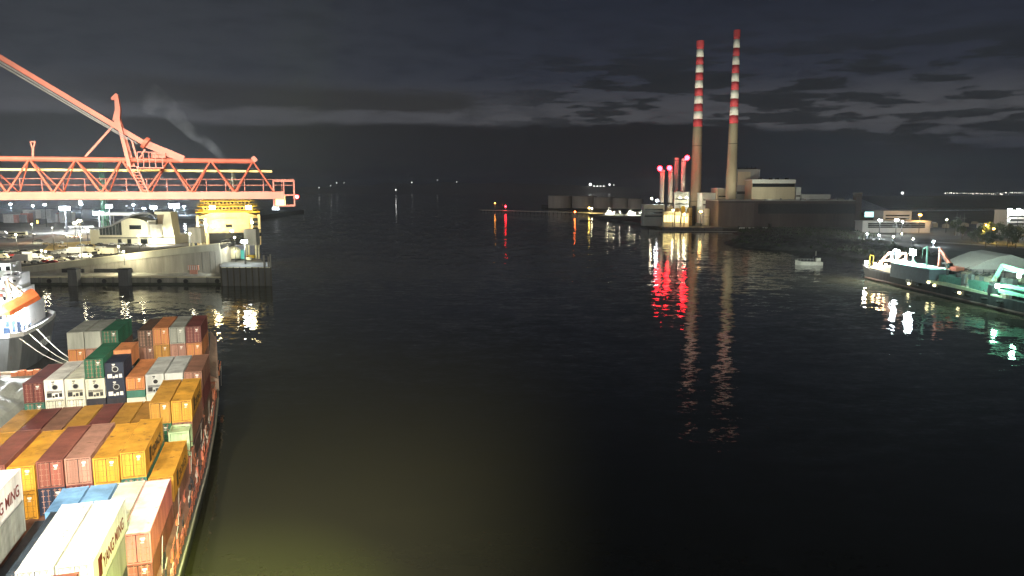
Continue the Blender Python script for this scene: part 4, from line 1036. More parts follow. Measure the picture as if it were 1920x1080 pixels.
mast(237,386,620,0,(1,1,1),'thin unlit lamp post above the canopy',m_steel,2,1.0)
mast(458,453,318,16000,(.93,1,.98),'white floodlight on a pole at the bastion',e_fl,2,1.3,Zg=ZQ+.3)
mast(356,438,345,16000,(1,1,.9),'lamp in front of the left lift tower',e_flw,1,.7)
mast(149,414,520,30000,(1,.72,.35),'orange lamp beside the small rounded shed',e_flw,2,1.3)
mast(140,418,500,24000,(1,.72,.35),'pale orange lamp near the sand coloured yard',e_flw,2,1.1)
mast(290,443,428,45000,(1,.97,.8),'low bright lamp on the front of the terminal hall',e_flw,2,.8)
for i,(px,py,Y) in enumerate(((98,427,395),(125,441,372),(78,470,338),(85,472,338),(163,428,400),(223,462,330),(232,472,316))):
    mast(px,py,Y,(7000,7000,8000,8000,9000,15000,15000)[i],(1,.9,.6),f"slim lamp post in the terminal car park, {('leftmost' if px==78 else {85:'second',98:'third',125:'fourth',163:'fifth',223:'sixth',232:'seventh'}[px]+' from the left')}",e_flw if i>1 else m_steel,1,.55,grp='slim lamp posts of the car park')
# yard-wide lights hidden on roofs of the ferry lanes
for i,(px,py,Y,pw) in enumerate(((30,440,345,22000),(150,440,345,24000),(260,442,345,15000),(60,420,450,34000),(440,445,330,9000))):
    mast(px,py,Y,pw,(1,.93,.66),('tall pale lamp at the left edge of the car park','tall pale lamp in the middle of the car park','tall pale lamp over the ramp','tall pale lamp by the coach','short lamp beside the dome-topped hut')[i],e_flw,1,.6,grp='tall car park lamps')
# land mass far behind terminal: low dark shore under added lamps
mb=MB(); mb.prism([(-1600,900),(-330,900),(-360,1300),(-1600,1500)],-3,4); tag(mb.obj('far_port_land',pbr('far_land',(.06,.065,.07),.9)),kind='structure')
for i,(px,py,Yy) in enumerate(((20,383,1000),(62,386,980),(250,384,1050),(345,387,1020),(150,378,1150))): mast(px,py,Yy,260000,(.75,.88,1),f"added lamp behind the car park lighting the far ground, {['leftmost','second','fourth','fifth','third'][i]} from the left",e_fl,2,1.3,Zg=4,grp='added far ground lamps')  # masts added to brighten the far ground to grey
# small ship beyond the boom tip
p=G(521,398,0); t=thing('distant_ship','small white lit ship beyond the tip of the crane boom','ship',p)
mb=MB(); mb.prism([(-12,0),(10,0),(14,3),(10,6),(-12,6)],-1,2.5); mb.obj('hull',m_dark,t); mb=MB(); mb.box(-10,2,1,5,2.51,9); mb.box(-8,-2,1.5,4.5,9.01,12); mb.obj('superstructure',m_white,t)
mb=MB(); [mb.box(-9+k*2.4,-8+k*2.4,.9,.98,4,5.4) for k in range(5)]; mb.obj('lit_windows',emis('ship_windows',(.85,.95,1),9),t)
light('POINT',p+Vector((0,-8,12)),22000,(.9,.96,1),size=.5)

# ================================================================== POWER STATION SHORE
def gp(px,py,Z=0): v=G(px,py,Z); return (v.x,v.y)
Ya=800.
land=[gp(1212,423),gp(1240,431),gp(1450,433),(236,560),(165,512),(200,470),(222,410),(196,372),(176,330),(166,225),(166,150),(900,150),(1500,900),(1300,1500),(420,1150),(145,1180),(118,1150),gp(1130,412),]
m_land=pbr('rough_ground',(.075,.08,.075),.95,var=.6,scale=.05,bump=.4)
mb=MB(); mb.prism(land,-6,2.2); tag(mb.obj('ground',m_land),kind='structure')
# scrubby spit and riprap
def mound(name,poly_c,rx,ry,h,seed,mat,label=None,cat=None,kind='structure',N=56):
    mb=MB();vs=[];fs=[]
    for i in range(N+1):
        for j in range(N+1):
            x=(i/N*2-1);y=(j/N*2-1); X_=poly_c[0]+x*rx; Y_=poly_c[1]+y*ry; d_=max(0,1-(x*x+y*y))
            nn=noise.fractal(Vector((X_*.05,Y_*.05,seed)),1,2,5)
            z=-1.0+ (h+nn*1.7)*min(1,d_*2.4)+abs(noise.noise(Vector((X_*.3,Y_*.3,seed))))*1.1*min(1,d_*3)
            vs.append((X_,Y_,z))
    for i in range(N):
        for j in range(N): o=i*(N+1)+j; fs.append((o,o+N+1,o+N+2,o+1))
    mb.add(vs,fs); return tag(mb.obj(name,mat),label,cat,kind=kind)
m_scrub=pbr('scrub_ground',(.085,.09,.08),.95,var=.8,scale=.12,bump=.6)
mound('spit_ground',(212,530),62,70,4.0,2.,m_scrub)
mound('shore_ground',(250,640),60,95,3.2,5.,m_scrub)
mound('inlet_bank',(222,452),30,50,3.6,8.,m_scrub)
# shrubs / trees
def leafmesh(seed,rx,rz,n_,s):
    random.seed(seed); mb=MB()
    lumps=[(random.uniform(-.6,.6)*rx,random.uniform(-.6,.6)*rx,random.uniform(.2,.9)*rz,random.uniform(.3,.55)*rx) for _ in range(9)]
    for _ in range(n_):
        c=random.choice(lumps); d_=Vector((random.gauss(0,1),random.gauss(0,1),random.gauss(0,.8))); d_.normalize(); d_*=c[3]*random.uniform(.6,1.05)
        p=Vector((c[0],c[1],c[2]))+d_; a_=Vector((random.gauss(0,1),random.gauss(0,1),random.gauss(0,1))).normalized()*s; b_=a_.cross(Vector((random.random(),random.random(),1))).normalized()*s*.7
        mb.add([p-a_,p+b_,p+a_,p-b_],[(0,1,2,3)])
    return mb
LM=[leafmesh(s,3.2,6.5,900,.33).mesh('crown') for s in (1,2,3)]
TR=MB(); TR.tube((0,0,0),(0.2,0,3.2),.28,.16,8); TR.beam((.1,0,1.8),(1.2,.3,3.6),.12); TR.beam((.1,0,2.2),(-1.1,-.4,3.8),.12); TRm=TR.mesh('trunk')
m_leaf=pbr('foliage',(.05,.07,.035),.8,var=.6,scale=.6); m_bark=pbr('bark',(.09,.07,.05),.9)
random.seed(9); ti=0
spots=[(1838,404,520),(1846,404,540),(1856,402,540),(1866,401,560),(1877,402,570),(1888,404,560),(1900,408,540),(1913,412,520),(1826,410,500),(1852,416,470),(1872,414,480),(1893,418,470),(1908,420,470),(1806,414,560),(1792,416,600)]
for i,(px,py,Y) in enumerate(spots):
    p=D(px,py,Y); sc_=random.uniform(1.,1.5)
    nm_='leftmost' if i==13 else ''
    t=thing('tree','dark bushy tree on the right shore, '+['tall one','rounded one','wide one','high-crowned one','dense one','thin one','low one','edge one','small one','front one','squat one','sparse one','far right front one','leftmost but one','leftmost one'][i],'tree',(p.x,Y,2.2),random.uniform(0,6),'trees on the right shore')
    t.scale=(sc_,sc_,sc_*random.uniform(.9,1.2))
    link('trunk',TRm,t,m_bark); o=link('crown',LM[i%3],t,m_leaf); o.location=(0,0,2)
mb=MB(); random.seed(31)
for _ in range(2600):
    ang=random.uniform(0,6.28); r_=random.uniform(0,.92)**.5; c=random.choice([(212,530,56,62),(250,640,54,85),(222,452,27,44)])
    X_=c[0]+math.cos(ang)*r_*c[2]; Y_=c[1]+math.sin(ang)*r_*c[3]; s=random.uniform(.3,1.1); zz_=random.uniform(1.2,2.8)
    mb.tube((X_,Y_,zz_),(X_+random.uniform(-.3,.3),Y_,zz_+s*1.6),s*.8,s*.25,5)
tag(mb.obj('scrub_bushes',m_leaf),kind='stuff')

# ---------------- chimneys
m_ch_c=pbr('chimney_concrete',(.42,.36,.24),.85,var=.35,scale=.06,streak=True,bump=.2); m_ch_r=pbr('chimney_red',(.42,.05,.06),.7,var=.45,scale=.12,streak=True); m_ch_w=pbr('chimney_white',(.6,.6,.54),.7,var=.35,scale=.12,streak=True)
def chimney(px_b,px_t,y_top,y_split,Y,db,dm,dt,label):
    xb=D(px_b,400,Y).x; zt=D(px_t,y_top,Y).z; zs=D(px_t,y_split,Y).z; sc_=Y/F
    t=thing('chimney',label,'chimney',(xb,Y,2.2),0,'tall striped chimneys')
    rb,rm,rt=db/2*sc_,dm/2*sc_,dt/2*sc_
    zs-=2.2; zt-=2.2
    mb=MB(); mb.lathe([(rb*1.03,0),(rb*.93,zs*.3),(rm+(rb-rm)*.38,zs*.6),(rm,zs-.01)],32); mb.obj('concrete_shaft',m_ch_c,t,True)
    N_=11
    for k in range(N_):
        z0=zs+(zt-zs)*k/N_; z1=zs+(zt-zs)*(k+1)/N_; r0=rm+(rt-rm)*k/N_; r1=rm+(rt-rm)*(k+1)/N_
        mb=MB(); mb.lathe([(r0,z0+.005),(r1,z1-.005)],32); mb.obj('painted_band',m_ch_r if k%2==0 else m_ch_w,t,True)
    mb=MB(); mb.lathe([(rt*1.14,zt-6.0),(rt*1.14,zt+.8),(rt*.8,zt+.8)],28); mb.lathe([(rt*1.12,zs+(zt-zs)*.62),(rt*1.12,zs+(zt-zs)*.63)],28); mb.obj('top_collar',m_ch_r,t)
    mb=MB(); mb.lathe([(rb*1.0,zs*.22),(rb*1.0,zs*.225)],32); mb.lathe([(rm*1.06,zs*.8),(rm*1.06,zs*.805)],32)
    z=4
    while z<zs*.95: r_=rb+(rm-rb)*(z/zs); mb.box(r_-.3,r_+.9,-.5,.5,z,z+.5); z+=6
    mb.beam((rb*.97,-.6,2),(rm*1.0,-.6,zs),.25); mb.obj('gallery_ring',m_dark,t)
    return t
chimney(1303,1314,78,238,849,21,17,12,'left striped chimney, slightly shorter in view, beside the four small flues')
chimney(1369,1382,58,232,792,20.5,16,10.5,'right striped chimney rising in front of the turbine hall')
# ---------------- four small flues
Yf=820.; m_flue=pbr('flue_cladding',(.6,.58,.52),.5,.1,var=.2,scale=.1,streak=True)
for i,(px,yt,Y,lab) in enumerate(((1242,319,820,'leftmost small flue with a red lamp'),(1258,319,820,'second small flue from the left with a red lamp'),(1269,296,835,'third small flue from the left, no lamp'),(1282,298,820,'rightmost small flue with the highest red lamp'))):
    p=D(px,yt,Y); t=thing('flue',lab+' beside the left chimney','flue',(p.x,Y,2.2),0,'small power station flues'); h_=p.z-2.2; r_=4.1/F*Y
    mb=MB(); mb.tube((0,0,22),(0,0,h_),r_,n=20); mb.obj('shaft',m_flue,t,False)
    mb=MB(); mb.lathe([(r_*1.25,21),(r_*1.3,22.5)],20); mb.lathe([(r_*1.15,h_-3),(r_*1.15,h_-2.6)],20); mb.obj('gallery',m_dark,t)
    mb=MB(); mb.box(-r_*.9,r_*.9,-2,2,0,21); mb.box(-r_*1.4,r_*1.4,-1.5,2.5,8,13); mb.obj('boiler_base',m_steel,t)
    if i!=2:
        lx={0:-1237+0,1:0,3:0}; lp=D((1237,1255,0,1288)[i],(316,315,0,296)[i],Y-3)
        mb=MB(); mb.ball((lp.x-p.x,-4,lp.z-2.2),2.6,14,10); mb.beam((lp.x-p.x,-4,lp.z-3.6),(0,-.0,lp.z-5),.4); mb.obj('obstruction_lamp',e_red,t,True)
        light('POINT',(lp.x,Y-8,lp.z),1200,(1,.06,.1),size=1.)
# ---------------- buildings
m_fac=pbr('facade_beige',(.52,.46,.32),.8,var=.18,scale=.05,streak=True); m_facg=pbr('facade_grey',(.34,.35,.33),.8,var=.2,scale=.05,streak=True); m_brick=pbr('brick_brown',(.085,.072,.068),.9,var=.35,scale=.08,streak=True); m_faw=pbr('facade_white',(.68,.7,.64),.7,var=.15,scale=.1)
def bld(name,label,cat,x0,x1,y0,y1,Y,dep,mat,extra=None):
    a_=D(x0,y1,Y); b_=D(x1,y0,Y); t=thing(name,label,cat,(a_.x,Y,2.2)); W_=b_.x-a_.x; h_=b_.z-2.2; z0=max(0,a_.z-2.2)
    mb=MB(); mb.box(0,W_,0,dep,0,h_); mb.obj('wall',mat,t)
    mb=MB(); mb.box(-.4,W_+.4,-.4,dep+.4,h_+.01,h_+.9); mb.obj('roof_edge',m_faw if mat in(m_fac,m_faw) else m_facg,t)
    if extra: extra(t,W_,h_,dep)
    return t
def ex_turbine(t,W_,h_,dep):
    mb=MB(); mb.box(.3,W_-.3,-.25,-.02,h_-7,h_-3.4); mb.obj('window_band',m_glass,t)
    mb=MB(); mb.box(-.5,W_+.5,-.8,-.3,h_-3.2,h_+.2); mb.obj('fascia',m_faw,t)
    mb=MB()
    for k in range(11): mb.box(W_*k/10-.15,W_*k/10+.15,-.2,-.02,2,h_-7.2)
    mb.obj('pilaster_set',m_fac,t)
    mb=MB(); [mb.box(W_*q_,W_*q_+3,6,9,h_+.92,h_+2.6) for q_ in (.2,.45,.6,.83)]; mb.obj('roof_vent_set',m_dark,t)
def ex_small(t,W_,h_,dep):
    mb=MB()
    for r_ in range(3): mb.box(W_*.08,W_*.92,-.12,-.02,h_*.45+r_*h_*.16,h_*.45+r_*h_*.16+1.2)
    mb.obj('window_band',m_glass,t)
def ex_tall(t,W_,h_,dep):
    mb=MB(); mb.box(W_*.05,W_*.6,-.2,-.02,h_*.72,h_*.97); mb.obj('panel',m_fac,t)
    mb=MB(); mb.box(W_*.05,W_*.62,-.8,-.02,h_*.55,h_*.6); mb.box(W_*.1,W_*.9,4,5,h_+.9,h_+2.5); [mb.tube((W_*q_,5,h_+.9),(W_*q_,5,h_+4),.25,n=6) for q_ in(.5,.7,.85)]; mb.obj('duct',m_dark,t)
bld('boiler_house','tall grey boiler house block behind the right chimney','building',1379,1425,319,380,825,40,m_facg,ex_tall)
bld('turbine_hall','beige turbine hall with white fascia, brightly lit, right of the chimneys','building',1409,1491,338,380,800,45,m_fac,ex_turbine)
bld('annex','narrow stepped white annex at the right end of the turbine hall','building',1491.5,1502,353,380,802,30,m_faw,ex_small)
bld('low_annex','long low white wing right of the turbine hall','building',1502.5,1557,366,382,802,30,m_faw,ex_small)
bld('switch_house','beige block between the two tall chimneys','building',1344,1379,354,385,806,25,m_fac,ex_small)
bld('control_block','pale low block just right of the left chimney','building',1316,1343,363,392,812,22,m_faw,ex_small)
bld('generator_block','pale grey box building left of the left chimney','building',1264,1292,361,392,815,25,m_facg,ex_small)
def ex_brick(t,W_,h_,dep):
    mb=MB(); mb.box(W_*.0,W_*.26,-.5,-.02,0,h_*.93); mb.obj('corrugated_wall',pbr('corrugated_brown',(.13,.11,.1),.8,var=.3,scale=.2,streak=True),t)
    mb=MB(); mb.box(W_*.29,W_,-.4,-.02,h_*.52,h_*.9); mb.obj('dark_upper_band',m_dark,t)
    mb=MB()
    for k in range(26): mb.box(W_*(.29+.71*k/26),W_*(.29+.71*k/26)+.35,-.3,-.02,0,h_*.5)
    mb.obj('buttress_set',m_brick,t)
    mb=MB(); random.seed(4)
    for k in range(22): x=random.uniform(0,W_-4); mb.box(x,x+random.uniform(1,3.5),2,5,h_+.9,h_+random.uniform(1.3,2.6))
    mb.obj('roof_clutter',m_facg,t)
bld('old_power_house','long low brown brick power house along the shore','building',1346,1604,377,422,735,50,m_brick,ex_brick)
bld('stair_tower','slender dark tower at the right end of the brick power house','tower',1603,1617,363,420,733,8,m_brick)
# lit screen-like building right of tower
a_=D(1621,407,700); b_=D(1648,397,700)
t=thing('lit_billboard','glowing pale cyan panel right of the slender tower','sign',((a_.x+b_.x)/2,700,2.2)); w_=(b_.x-a_.x)/2; h_=b_.z-2.2
mb=MB(); mb.box(-w_-.3,w_+.3,0,1.5,a_.z-2.5,h_+.3); [mb.tube((x,.7,0),(x,.7,a_.z-2.4),.3,n=8) for x in(-w_*.7,w_*.7)]; mb.obj('frame',m_dark,t)
mb=MB(); mb.box(-w_,w_,-.1,-.02,a_.z-2.2,h_); mb.obj('panel',e_cyan,t)
# yellow lit plant (tanks, cabins) in front of the left chimney
m_tank=pbr('tank_ochre',(.5,.36,.14),.6,var=.2); random.seed(2)
for i,(px,yt,wp,c,lab) in enumerate(((1256,386,12,m_fac,'small beige plant tank, leftmost of the group by the left chimney'),(1270,390,9,m_tank,'ochre plant tank, second of the group by the left chimney'),(1281,387,8,m_yellow,'bright yellow plant tank, third of the group by the left chimney'),(1293,389,10,m_tank,'ochre plant tank, fourth of the group by the left chimney'),(1301,386,7,m_dark,'black plant tank at the foot of the left chimney'),(1325,391,13,m_faw,'pale ribbed tank right of the left chimney foot'))):
    Y=770; p=D(px,yt,Y); t=thing('plant_tank',lab,'tank',(p.x,Y,2.2),0,'plant tanks by the left chimney'); r_=wp/2/F*Y; h_=p.z-2.2
    mb=MB(); mb.lathe([(r_,0),(r_,h_-.6),(r_*.6,h_),(.2,h_+.1)],20); mb.obj('shell',c,t,True); mb=MB(); mb.lathe([(r_*1.05,h_*.5),(r_*1.05,h_*.52)],20); mb.obj('ring',m_dark,t)
for i,(x0,x1,y0,y1,lab) in enumerate(((1244,1264,396,402,'left of three yellow-lit office cabins at the plant quay'),(1266,1276,397,404,'middle one of three yellow-lit office cabins at the plant quay'),(1278,1292,400,405,'right of three yellow-lit office cabins at the plant quay'))):
    Y=745; a_=D(x0,y1,Y); b_=D(x1,y0,Y); t=thing('site_cabin',lab,'cabin',(a_.x,Y,2.2),0,'site cabins'); W_=b_.x-a_.x; h_=b_.z-2.2
    mb=MB(); mb.box(0,W_,0,5,0,h_); mb.obj('wall',m_fac,t)
    mb=MB(); k=.5
    while k<W_-1: mb.box(k,k+.9,-.1,-.02,h_*.3,h_*.75); k+=1.5
    mb.obj('lit_windows',emis('cabin_windows',(1,.82,.35),2.5),t)
# quay structures: dark hull-like wharf in front
bld('wharf_shed','grey low wharf shed left of the plant tanks','shed',1206,1246,385,398,760,12,m_facg,ex_small)
for (px,py,Y,pw,c,em,lab,hs) in ((1232,376,770,16000,(.8,.92,1),e_fl,'bluish floodlight left of the small flues',2),(1222,372,790,4000,(1,.7,.4),e_flw,'small orange lamp left of the bluish floodlight',1),(1314,397,735,22000,(1,.62,.2),emis('sod_big',(1,.6,.16),40),'orange floodlight at the foot of the left chimney',2),(1275,371,806,9000,(1,.9,.6),e_flw,'left of two white lamps on the box building roof',1),(1287,371,806,9000,(1,.9,.6),e_flw,'right of two white lamps on the box building roof',1),(1283,402,738,4000,(1,.95,.8),e_flw,'low lamp at the plant quay edge',1),(1262,394,742,3000,(1,.8,.3),e_flw,'low yellow lamp above the site cabins',1)):
    mast(px,py,Y,pw,c,lab,em,hs,1.4,Zg=2.2,grp='power station lamps')
# chimney floodlights (their own ground floodlights)
for (x,y,z,tx,ty,tz,pw,sp) in ((120,640,8,206,849,150,1900000,34),(190,805,12,206,849,52,46000,75),(200,560,8,236,792,150,1900000,34),(222,752,30,236,792,55,46000,75),(262,762,30,275,800,26,30000,120)):
    light('SPOT',(x,y,z),pw,(1,.98,.78),(tx,ty,tz),2.,sp,.9)
# tanks at left
m_tk=pbr('oil_tank_grey',(.36,.33,.29),.7,var=.25,scale=.08,streak=True)
for i,(px,wp,yt,Y,lab) in enumerate(((1050,44,367,1500,'leftmost broad oil tank'),(1096,46,368,1490,'second broad oil tank from the left'),(1132,38,370,1470,'third broad oil tank from the left'),(1164,30,372,1450,'fourth broad oil tank from the left'),(1192,28,373,1420,'rightmost broad oil tank'))):
    p=D(px,yt,Y); t=thing('oil_tank',lab+' behind the jetty','tank',(p.x,Y,2.2),0,'oil tanks behind the jetty'); r_=wp/2/F*Y; h_=p.z-2.2
    mb=MB(); mb.lathe([(r_,0),(r_,h_),(r_*.3,h_+1),(.1,h_+1.2)],36); mb.obj('shell',m_tk,t); mb=MB(); mb.lathe([(r_*1.01,h_-.8),(r_*1.01,h_-.3)],36); mb.obj('rim',m_facg,t)
# spit of land under tanks + long jetty
mb=MB(); mb.prism([gp(1015,390.5),gp(1130,403),gp(1215,406),(260,1250),(330,1800),(70,1800)],-5,2.1); tag(mb.obj('tank_ground',m_land),kind='structure')
jt=thing('jetty','long thin pale jetty running out left from the power station','jetty')
p0=G(905,386,2.5); p1=G(1135,397,2.5); Yj=1290; 
a_=D(902,389,1330); b_=D(1140,396,1150)
mb=MB(); mb.beam((a_.x,a_.y,2.6),(b_.x,b_.y,2.6),5,.9); mb.obj('deck',pbr('jetty_pale',(.42,.4,.36),.8),jt)
mb=MB()
for k in range(34): q_=Vector((a_.x,a_.y,2.2)).lerp(Vector((b_.x,b_.y,2.2)),k/33); mb.tube((q_.x,q_.y,-3),(q_.x,q_.y,2.2),.45,n=6)
mb.obj('pile_set',m_dark,jt)
def beacon(px,py,Y,em,col,label,r_=.9,pw=6000):
    p=D(px,py,Y); t=thing('beacon',label,'beacon light',(p.x,Y,0)); mb=MB(); mb.tube((0,0,-2),(0,0,p.z-r_),.35,.25,8); mb.box(-.8,.8,-.8,.8,2.4,3.0); mb.obj('post',m_steel,t)
    mb=MB(); mb.ball((0,0,p.z),r_,10,8); mb.obj('lamp',em,t,True)
    if pw: light('POINT',(p.x,Y-4,p.z),pw,col,size=1)
beacon(948,387,1290,e_red,(1,.05,.05),'bright red beacon near the left end of the jetty',1.5,16000)
beacon(928,381,1330,emis('beacon_orange',(1,.35,.05),25),(1,.4,.1),'small orange beacon at the very left end of the jetty',1.0,5000)
beacon(1078,397,1090,emis('beacon_redorange',(1,.16,.03),45),(1,.3,.1),'orange-red beacon standing in the water before the jetty',1.1,6000)
beacon(1105,390,1160,emis('sod_j',(1,.66,.12),40),(1,.7,.2),'yellow lamp on the jetty left of the lit boats',1.2,60000)
beacon(1110,391,1155,e_flw,(1,.9,.7),'small pale lamp right beside the yellow jetty lamp',.7,3000)
# lit vessels
def vessel(px,py,L_,label,hullm,deckm,lit,rz=0,nm='moored_vessel',hh=2.6,power=26000,col=(1,.95,.75),Z=0):
    p=G(px,py,Z); t=thing(nm,label,'boat',p,R(rz)); w_=L_*.12
    mb=MB(); mb.prism([(-L_/2,-w_),(L_*.3,-w_),(L_/2,0),(L_*.3,w_),(-L_/2,w_)],-1,[hh*.9,hh,hh*1.4,hh,hh*.9]); mb.obj('hull',hullm,t)
    mb=MB(); mb.box(-L_*.42,-L_*(.05 if power else .25),-w_*.7,w_*.7,hh+.01,hh+(3 if power else 1.9)); power and mb.box(-L_*.36,-L_*.14,-w_*.55,w_*.55,hh+3.01,hh+5.6); mb.obj('wheelhouse',deckm,t)
    mb=MB(); k=-L_*.4
    while k<-L_*.08: mb.box(k,k+.9,-w_*.7-.08,-w_*.7-.01,hh+1.3,hh+2.2); k+=1.6
    mb.obj('window_band',lit,t)
    mb=MB(); mb.tube((-L_*.25,0,hh+3),(-L_*.25,0,hh+(10 if power else 5.4)),.14,n=6) if not power else mb.tube((-L_*.25,0,hh+5.6),(-L_*.25,0,hh+10),.14,n=6); power and (mb.beam((L_*.25,0,hh),(L_*.25,0,hh+7),.3), mb.beam((L_*.25,0,hh+6.5),(0,0,hh+4.5),.2), mb.beam((-L_*.3,-1.2,hh+8.4),(-L_*.2,1.2,hh+8.4),.12)); mb.obj('mast',deckm,t)
    mb=MB()
    for k in range(8): x=-L_*.45+k*L_*.12; mb.beam((x,-w_*.97,hh),(x,-w_*.97,hh+1.1),.1)
    mb.beam((-L_*.45,-w_*.97,hh+1.1),(L_*.4,-w_*.97,hh+1.1),.1); mb.obj('rail',deckm,t)
    if power:
        lp=MB(); [lp.box(x-.4,x+.4,-w_*.5-.5,-w_*.5,hh+z_-.3,hh+z_+.3) for x,z_ in((-L_*.3,6.2),(-L_*.05,3.6),(L_*.2,3.4))]; lp.obj('deck_lamp',e_flw,t)
        light('POINT',p+Vector((-L_*.1,-w_-5,hh+6)),power,col,size=.8)
    return t
vessel(1153,406,34,'brightly lit yellowish-white workboat beside the tank shore, left of two',m_white,m_white,emis('boat_windows',(1,.9,.5),9),power=30000)
vessel(1192,407,30,'brightly lit white workboat beside the tank shore, right of two',m_white,m_white,emis('boat_windows',(1,.9,.5),9),power=30000,col=(.95,1,.9))
mb=MB(); p=G(1100,414,0)
tag(mb.box(-9,9,-2,2,-.5,.9).obj('mud_bank',m_land),kind='structure').location=p
vessel(1516,497,13.5,'small unlit fishing boat drifting alone before the shore',pbr('boat_cream',(.5,.5,.42),.6,rust=.2),pbr('boat_cream',(.5,.5,.42),.6),m_glass,rz=172,nm='fishing_boat',hh=1.9,power=0)
# floating pier with posts
fp=thing('floating_pier','thin dark floating pier with posts before the brick power house','pier')
a_=G(1216,433,.8); b_=G(1452,435,.8); mb=MB(); mb.beam((a_.x,a_.y,.8),(b_.x,b_.y,.8),2.2,.5); mb.obj('deck',m_facg,fp)
mb=MB()
for k in range(12): q_=a_.lerp(b_,k/11); mb.tube((q_.x,q_.y+1.4,-3),(q_.x,q_.y+1.4,3.0),.3,n=6)
mb.obj('post_set',m_dark,fp)
p=G(1389,431,1); q_=G(1450,431,1); t=thing('pontoon','white-sided pontoon lying below the brick power house','pontoon',(p.x,p.y+5,0)); W_=q_.x-p.x
mb=MB(); mb.box(0,W_,0,5,-.5,3.0); mb.obj('hull',m_dark,t); mb=MB(); mb.box(0,W_-2,-.1,-.02,1.6,3.0); mb.obj('side_panel',m_faw,t)
mb=MB(); mb.box(W_-2,W_,0,4,3.0,6.5); mb.box(0,.4,0,4,3.0,4.5); mb.obj('post',m_dark,t)
# wharf edge (dark) under plant
mb=MB(); x0=G(1212,423).x; mb.box(x0,G(1345,430).x,715,725,-3,3.0); tag(mb.obj('wharf',m_concrete_dark),'dark wharf edge before the plant tanks','wharf')

# ================================================================== RIGHT SIDE
# dredging barge
bg_=thing('dredging_barge','long dark dredging barge with lit excavator deck moored on the right','barge')
pA=G(1622,523,0); pB=G(1990,610,0); ax=(pB-pA); ax.z=0; Lb=ax.length; ax.normalize(); rzb=math.atan2(ax.y,ax.x)
bg_.location=(pA.x,pA.y,0); bg_.rotation_euler=(0,0,rzb)   # local x runs from the bow (left in view) towards us, local +y to shore
def bl(px,py,yy=0.):       # local coords on the plane y=yy
    nrm=Vector((-ax.y,ax.x,0)); o_=pA+nrm*yy; r_=ray(px,py); c0=Vector((0,0,H)); t_=(o_-c0).dot(nrm)/r_.dot(nrm); p=c0+r_*t_; d_=p-o_; return d_.dot(ax), p.z
hb_=16.
mb=MB(); mb.slab([(-3,6),(4,4.6),(40,4.2),(Lb,4.2),(Lb,-2),(2,-2),(0,1.0)],0,hb_); mb.obj('hull',pbr('barge_hull',(.045,.05,.055),.55,var=.5,rust=.2,streak=True),bg_)
mb=MB(); mb.slab([(0,.6),(Lb,.6),(Lb,1.1),(0,1.1)],-.35,-.02); mb.obj('rubbing_strake',pbr('strake',(.2,.15,.14),.7),bg_)
# bow house: white/pink forecastle gear
x1,z1=bl(1628,515); x2,z2=bl(1668,512)
mb=MB(); mb.slab([(x1-1,5.2),(x2,4.7),(x2,7.5),(x1+2,6.4)],.6,hb_-1); mb.obj('forecastle',pbr('fore_cream',(.7,.62,.5),.6),bg_)
mb=MB(); X1,Z1=bl(1640,488); X2,Z2=bl(1654,474)
for y in (3,9): mb.beam((X1-3,y,6.5),(X2,y,Z2),.6); mb.beam((X2+3,y,6.6),(X2+2,y,Z2),.6); mb.beam((X1+1,y,9),(X2+3,y,9.4),.5); mb.beam((X1-1,y,7.6),(X2+2.4,y,Z2-2),.35)
mb.beam((X2,3,Z2),(X2,9,Z2),.7); mb.beam((X2+2,3,Z2),(X2+2,9,Z2),.7); mb.beam((X2,3,Z2),(X2+2,3,Z2),.7); mb.obj('bow_gantry',pbr('gantry_salmon',(.75,.42,.3),.5),bg_)
mb=MB()
x_,z_=bl(1625,483); mb.beam((x_-1,2,5.8),(x_-1,2,z_+1),.15); mb.beam((x_+2,2,5.8),(x_+2,2,z_+1),.15); mb.beam((x_-1,2,z_+1),(x_+2,2,z_+1),.15); mb.obj('bow_rail',m_yellow,bg_)
# pilot block
xa,za=bl(1669,530); xb,zb_=bl(1744,506)
mb=MB(); mb.box(xa,xb,-.3,hb_*.6,3.5,zb_); mb.obj('deckhouse',pbr('deckhouse_grey',(.16,.2,.24),.6,var=.15),bg_)
mb=MB(); mb.box(xa,xb,-.4,-.05,zb_+.01,zb_+.25); mb.box(xa,xb,-.4,hb_*.6,zb_+.01,zb_+.12); mb.obj('deckhouse_edge',pbr('mint_edge',(.35,.75,.65),.5),bg_)
xc,zc_=bl(1682,502,4); xd,zd_=bl(1702,492,4)
mb=MB(); mb.prism([(xc,3.2),(xd,3.2),(xd+1,4.5),(xd,7),(xc,7),(xc-1,4.5)],zb_+.13,zd_); mb.obj('wheelhouse',m_facg,bg_)
mb=MB(); mb.box(xc+.6,xd-.6,3.1,3.19,zd_-1.4,zd_-.5); mb.obj('window',m_glass,bg_)
for px in (1682,1713):
    x_,z_=bl(px,473,5)
    mb=MB(); mb.beam((x_,5,zb_+.1),(x_,5,z_-.6),.4); mb.beam((x_-1.5,5,z_-.8),(x_+1.5,5,z_-.8),.25); mb.beam((x_-3,5,zb_+.1),(x_,5,z_-3),.2); mb.beam((x_+3,5,zb_+.1),(x_,5,z_-3),.2); mb.obj('flood_mast',pbr('mast_green',(.3,.6,.45),.5),bg_)
    for k in (-.9,.9):
        mb=MB(); mb.box(x_+k-.85,x_+k+.85,4.4,4.9,z_-1.1,z_+1.1); mb.obj('floodlight',emis('barge_flood',(.85,.96,1),170),bg_)
    q_=pA+ax*x_+Vector((-ax.y,ax.x,0))*2.0
    light('POINT',(q_.x-1.5,q_.y,z_),60000,(.82,.96,1),size=.7)
